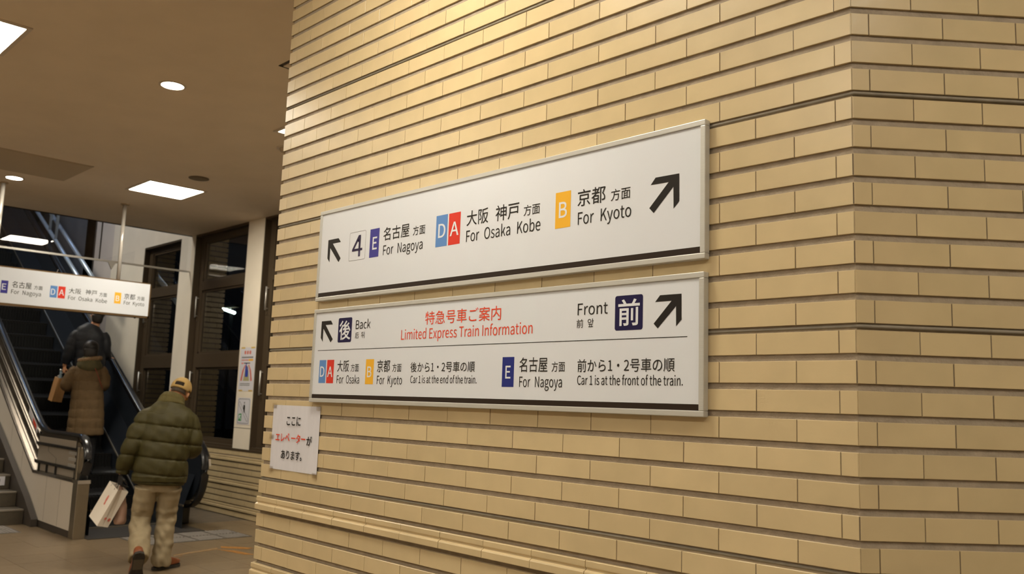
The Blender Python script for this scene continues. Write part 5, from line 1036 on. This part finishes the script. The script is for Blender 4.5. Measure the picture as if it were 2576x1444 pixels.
# ---- bags in his left hand (stand on their own as things, held at the handles)
def local(parent_loc, ang, p): return Matrix.Translation(parent_loc) @ Matrix.Rotation(ang, 4, 'Z') @ Vector(p)
MW = Matrix.Translation((-6.72, 1.22, 0)) @ Matrix.Rotation(ANG, 4, 'Z')
def paper_bag(name, MWp, O, w, g, h, m, lab, handle_to, prints_=None):
    """O: top corner nearest the viewer; w, g: the two top edges; h: downward edge (all in the carrier's axes)"""
    O, w, g, h = (Vector(v) for v in (O, w, g, h)); t = empty(name, MWp @ (O + (w + g) / 2 + h), label=lab, cat='bag'); inv = Matrix.Translation(-t.location) @ MWp
    bm = bmesh.new(); T = [O, O + w, O + w + g, O + g]; Bt = [p + h for p in T]; c_ = (w + g) * .5
    mid = {1: .0, 3: .012}
    tv = [bm.verts.new(inv @ p) for p in T]; bv = [bm.verts.new(inv @ p) for p in Bt]
    # gusset faces folded slightly inwards
    gm_t = [bm.verts.new(inv @ (O + g / 2 + w.normalized() * .022)), bm.verts.new(inv @ (O + w + g / 2 - w.normalized() * .022))]
    gm_b = [bm.verts.new(inv @ (O + g / 2 + h + w.normalized() * .002)), bm.verts.new(inv @ (O + w + g / 2 + h - w.normalized() * .002))]
    bm.faces.new((tv[0], tv[1], bv[1], bv[0])); bm.faces.new((tv[2], tv[3], bv[3], bv[2]))
    bm.faces.new((tv[0], bv[0], gm_b[0], gm_t[0])); bm.faces.new((gm_t[0], gm_b[0], bv[3], tv[3]))
    bm.faces.new((tv[1], gm_t[1], gm_b[1], bv[1])); bm.faces.new((gm_t[1], tv[2], bv[2], gm_b[1]))
    bm.faces.new((bv[0], bv[1], gm_b[1], bv[2], bv[3], gm_b[0]))
    bmesh.ops.recalc_face_normals(bm, faces=bm.faces[:]); bmesh.ops.solidify(bm, geom=bm.faces[:], thickness=.0012)
    mesh_obj('paper_body', bm, m, t)
    hd = Vector(handle_to)
    for base in (O, O + g):
        a, b = base + w * .3, base + w * .7
        mesh_obj('handle', tube(bmesh.new(), [inv @ (a + h * .06), inv @ a, inv @ (a * .4 + hd * .6 + w * .06), inv @ hd, inv @ (b * .4 + hd * .6 - w * .06), inv @ b, inv @ (b + h * .06)], .0028, 6), M['cord'], t, True)
    nf = w.cross(h).normalized(); nf = nf if nf.y < 0 else -nf; ng = g.cross(h).normalized(); ng = ng if ng.y < 0 else -ng
    for kind, a, b, ra, rb in (prints_ or []):
        e1, nn = (w, nf) if kind == 'w' else (g, ng); bm = bmesh.new(); pts = []
        for i in range(12): q = 2 * math.pi * i / 12; pts.append(bm.verts.new(inv @ (O + e1 * a + h * b + e1.normalized() * ra * math.cos(q) + h.normalized() * rb * math.sin(q) + nn * .002)))
        bm.faces.new(pts); mesh_obj('print_mark', bm, M['pink'], t)
    return t
paper_bag('paper_bag', MW, (-.374, .02, .671), (-.064, .14, .067), (.086, .05, -.021), (-.138, -.03, -.290), M['bagw'], 'white paper shopping bag swinging from the left hand of the person in olive', (-.352, .11, .716),
          [('w', .42, .36, .012, .034), ('w', .40, .47, .010, .016), ('g', .35, .78, .010, .012), ('g', .72, .80, .013, .015)])
t = empty('plastic_bag', MW @ Vector((-.325, .12, .37)), label='pink plastic bag hanging behind the white paper bag', cat='bag'); inv = Matrix.Translation(-t.location) @ MW
bm = bmesh.new(); limb(bm, [(-.350, .115, .715, .008, .008), (-.345, .12, .66, .022, .018), (-.338, .12, .58, .040, .030), (-.328, .12, .48, .046, .04), (-.332, .12, .40, .050, .04), (-.332, .12, .375, .042, .03)], 0, 0, 0, 20, .05, .012, 4); bmesh.ops.transform(bm, matrix=inv, verts=bm.verts[:])
mesh_obj('bag_body', bm, M['bagp'], t, True)

# ---- woman in the long brown quilted coat
wo = empty('person', (-10.80, 1.95, .462), ANG, label='person in long brown quilted coat with a hood standing on the escalator steps', cat='person'); zf = .462
Z = lambda z: z - zf
b = bmesh.new(); WR, WP = head_bm(b, (-.062, .06, Z(2.02)), 0, math.radians(-8), 0, .95)
limb(b, [(-.06, .03, Z(1.80), .06, .055), (-.062, .04, Z(1.95), .05, .05)])
limb(b, [(-.04, 0, Z(1.2), .13, .10), (-.05, 0, Z(1.5), .12, .09), (-.06, 0, Z(1.75), .15, .08), (-.06, .02, Z(1.83), .08, .06)])
limb(b, [(-.21, .02, Z(1.74), .05, .05), (-.30, .04, Z(1.55), .04, .04), (-.22, .20, Z(1.58), .03, .03), (-.19, .25, Z(1.60), .026, .02)])
limb(b, [(.09, .02, Z(1.76), .05, .05), (.12, .02, Z(1.62), .04, .04), (.05, .20, Z(1.58), .03, .03), (.02, .25, Z(1.60), .026, .02)])
for s in (-1, 1): limb(b, [(-.04 + s * .08, 0, Z(1.2), .075, .08), (-.04 + s * .085, .0, Z(.9), .05, .055), (-.04 + s * .085, -.01, Z(.56), .036, .04), (-.04 + s * .085, 0, Z(.50), .034, .05)])
hand_bm(b, (-.19, .255, Z(1.60)), (.6, .5, .1), (0, 0, -1), -1, .6); hand_bm(b, (.02, .255, Z(1.60)), (-.6, .5, .1), (0, 0, -1), 1, .6)
melt('body', b, M['skin2'], wo, .008, 3); face_parts(wo, WP, WR)
b = bmesh.new(); limb(b, [(-.038, 0, Z(.957), .208, .150), (-.04, 0, Z(1.15), .200, .145), (-.05, 0, Z(1.38), .182, .135), (-.062, .0, Z(1.58), .170, .130), (-.068, .0, Z(1.72), .170, .120), (-.068, .01, Z(1.80), .135, .10), (-.065, .02, Z(1.85), .08, .07)], .115, .018, .02, 40, 0, .010)
limb(b, [(-.190, .01, Z(1.765), .072, .075), (-.250, .02, Z(1.68), .075, .078), (-.290, .04, Z(1.575), .072, .075), (-.27, .12, Z(1.56), .066, .064), (-.215, .215, Z(1.585), .052, .050)], .09, .05, 0, 20)
limb(b, [(.05, .01, Z(1.775), .072, .075), (.100, .02, Z(1.70), .078, .078), (.115, .03, Z(1.60), .074, .075), (.09, .12, Z(1.57), .066, .064), (.04, .215, Z(1.585), .052, .050)], .09, .05, 0, 20)
melt('coat', b, M['coat'], wo, .0085, 2, .4, lambda co, no: co + no * (.0065 * (abs(math.sin(co.x * 38)) ** .4 + .7 * abs(math.sin((co.z + .006 * math.sin(co.x * 60)) * 27)) ** .4)))
b = bmesh.new(); limb(b, [(-.062, .0, Z(1.795), .135, .125), (-.060, -.015, Z(1.83), .150, .135), (-.058, -.02, Z(1.87), .135, .120), (-.055, -.01, Z(1.905), .105, .100)], 0, 0, 0, 28, .03); melt('hood', b, M['hoodlin'], wo, .009, 3)
b = bmesh.new(); tube(b, [(-.062 + .118 * math.cos(q), -.015 + .105 * math.sin(q), Z(1.902) + .022 * math.cos(q)) for q in (2 * math.pi * i / 20 for i in range(21))], .026, 10); melt('hood_trim', b, M['furry'], wo, .008, 2, .4, lambda co, no: co + no * random.uniform(-.004, .006))
mesh_obj('hair', shell(WP, WR, .094, .112, .104, lambda c: not (c.y > .35 and c.z < .45) and c.z > -.95), M['blackhair'], wo, True)
b = bmesh.new(); limb(b, [(-.062, -.055, Z(2.03), .088, .06), (-.062, -.06, Z(1.96), .082, .055), (-.062, -.065, Z(1.92), .07, .04)], 0, 0, 0, 24); mesh_obj('hair', b, M['blackhair'], wo, True)
b = bmesh.new(); tube(b, [(.00, -.128, Z(1.80)), (.035, -.148, Z(1.72)), (.075, -.142, Z(1.62)), (.115, -.110, Z(1.53))], .0035, 6); mesh_obj('shoulder_strap', b, M['redstrap'], wo, True)
for s in (-1, 1):
    b = bmesh.new(); limb(b, [(-.04 + s * .085, 0, Z(1.02), .068, .07), (-.04 + s * .086, 0, Z(.80), .052, .056), (-.04 + s * .086, -.005, Z(.56), .045, .05), (-.04 + s * .086, .0, Z(.50), .043, .055)]); mesh_obj('trouser_leg', b, M['darkpants'], wo, True)
    b = bmesh.new(); limb(b, [(-.04 + s * .086, -.07, Z(.497), .032, .030), (-.04 + s * .087, .0, Z(.50), .038, .036), (-.04 + s * .09, .10, Z(.490), .040, .026), (-.04 + s * .092, .155, Z(.484), .025, .016)]); mesh_obj('shoe', b, M['rubber'], wo, True)

# ---- person in black ahead of her
bk = empty('person', (-11.62, 2.05, .924), ANG, label='person in black padded jacket riding ahead, head hidden by the hanging sign', cat='person'); zf = .924
b = bmesh.new(); KR, KP = head_bm(b, (.150, .03, Z(2.55)), math.radians(32), math.radians(-6), 0, .98)
limb(b, [(.12, .0, Z(2.36), .06, .055), (.145, .02, Z(2.47), .052, .05)])
limb(b, [(.10, 0, Z(1.75), .14, .11), (.09, 0, Z(2.0), .14, .10), (.08, 0, Z(2.28), .17, .09), (.10, .0, Z(2.37), .09, .07)])
limb(b, [(-.09, .0, Z(2.26), .05, .05), (-.15, .0, Z(2.04), .042, .042), (-.185, .03, Z(1.86), .03, .03), (-.19, .04, Z(1.82), .026, .02)])
limb(b, [(.24, .0, Z(2.26), .05, .05), (.285, .0, Z(2.03), .042, .042), (.33, .18, Z(1.98), .03, .03), (.345, .23, Z(1.975), .026, .02)])
for s in (-1, 1): limb(b, [(.10 + s * .08, 0, Z(1.75), .08, .085), (.10 + s * .09, .0, Z(1.38), .055, .06), (.10 + s * .09, -.01, Z(1.02), .038, .042), (.10 + s * .09, 0, Z(.965), .034, .05)])
hand_bm(b, (-.19, .045, Z(1.82)), (-.02, .08, -1), (.8, .3, 0), 1, .95); hand_bm(b, (.345, .235, Z(1.975)), (.3, .9, -.1), (0, 0, -1), -1, .5)
melt('body', b, M['skin'], bk, .008, 3); face_parts(bk, KP, KR)
b = bmesh.new(); limb(b, [(.105, 0, Z(1.62), .205, .155), (.105, 0, Z(1.80), .205, .155), (.10, 0, Z(2.0), .195, .15), (.085, .0, Z(2.18), .205, .145), (.085, .0, Z(2.29), .190, .125), (.10, .0, Z(2.36), .125, .10), (.115, .0, Z(2.40), .08, .075)], .11, .03, 0, 36, 0, .01)
limb(b, [(-.06, .0, Z(2.28), .07, .08), (-.105, .0, Z(2.20), .080, .085), (-.142, .0, Z(2.06), .076, .08), (-.168, .01, Z(1.94), .066, .066), (-.185, .03, Z(1.855), .048, .046)], .10, .06)
limb(b, [(.22, .0, Z(2.28), .07, .08), (.262, .0, Z(2.20), .080, .085), (.280, .0, Z(2.06), .076, .08), (.30, .09, Z(2.0), .066, .066), (.33, .18, Z(1.98), .050, .048)], .10, .06)
melt('jacket', b, M['darkcoat'], bk, .009, 2)
b = bmesh.new(); limb(b, [(.150, -.035, Z(2.53), .075, .05), (.148, -.035, Z(2.46), .066, .045), (.144, -.03, Z(2.43), .055, .035)], 0, 0, 0, 20); mesh_obj('hair', b, M['blackhair'], bk, True)
mesh_obj('hair', shell(KP, KR, .088, .108, .102, lambda c: not (c.y > .25 and c.z < .45) and c.z > -.97), M['blackhair'], bk, True)
for s in (-1, 1):
    b = bmesh.new(); limb(b, [(.10 + s * .085, 0, Z(1.72), .10, .11), (.10 + s * .09, 0, Z(1.38), .072, .078), (.10 + s * .09, -.005, Z(1.02), .058, .065), (.10 + s * .09, .0, Z(.965), .055, .07)]); mesh_obj('trouser_leg', b, M['darkpants'], bk, True)
    b = bmesh.new(); limb(b, [(.10 + s * .09, -.08, Z(.960), .034, .032), (.10 + s * .09, .0, Z(.962), .042, .038), (.10 + s * .095, .10, Z(.952), .044, .028), (.10 + s * .10, .165, Z(.946), .028, .018)]); mesh_obj('shoe', b, M['rubber'], bk, True)
MB = Matrix.Translation((-11.62, 2.05, 0)) @ Matrix.Rotation(ANG, 4, 'Z')
paper_bag('paper_bag', MB, (-.245, -.06, 1.66), (-.050, .13, .02), (.115, .06, -.01), (-.055, -.02, -.31), M['bagt'], 'tan paper bag with a bottle hanging beside the person in the brown coat', (-.195, .065, 1.745))
t = empty('bottle', MB @ Vector((-.235, .03, 1.42)), label='grey blue bottle sticking out of the tan paper bag', cat='bottle')
bm = bmesh.new(); tube(bm, [(0, 0, .0), (0, 0, .02), (.01, 0, .20), (.016, 0, .255), (.021, 0, .30), (.022, 0, .335)], .034, 14, Vector((0, 1, 0)), 0, [.9, 1, 1, .7, .42, .42]); mesh_obj('glass', bm, M['bottle'], t, True)
mesh_obj('cap', tube(bmesh.new(), [(.022, 0, .335), (.023, 0, .358)], .017, 12, Vector((0, 1, 0))), M['alu'], t, True)
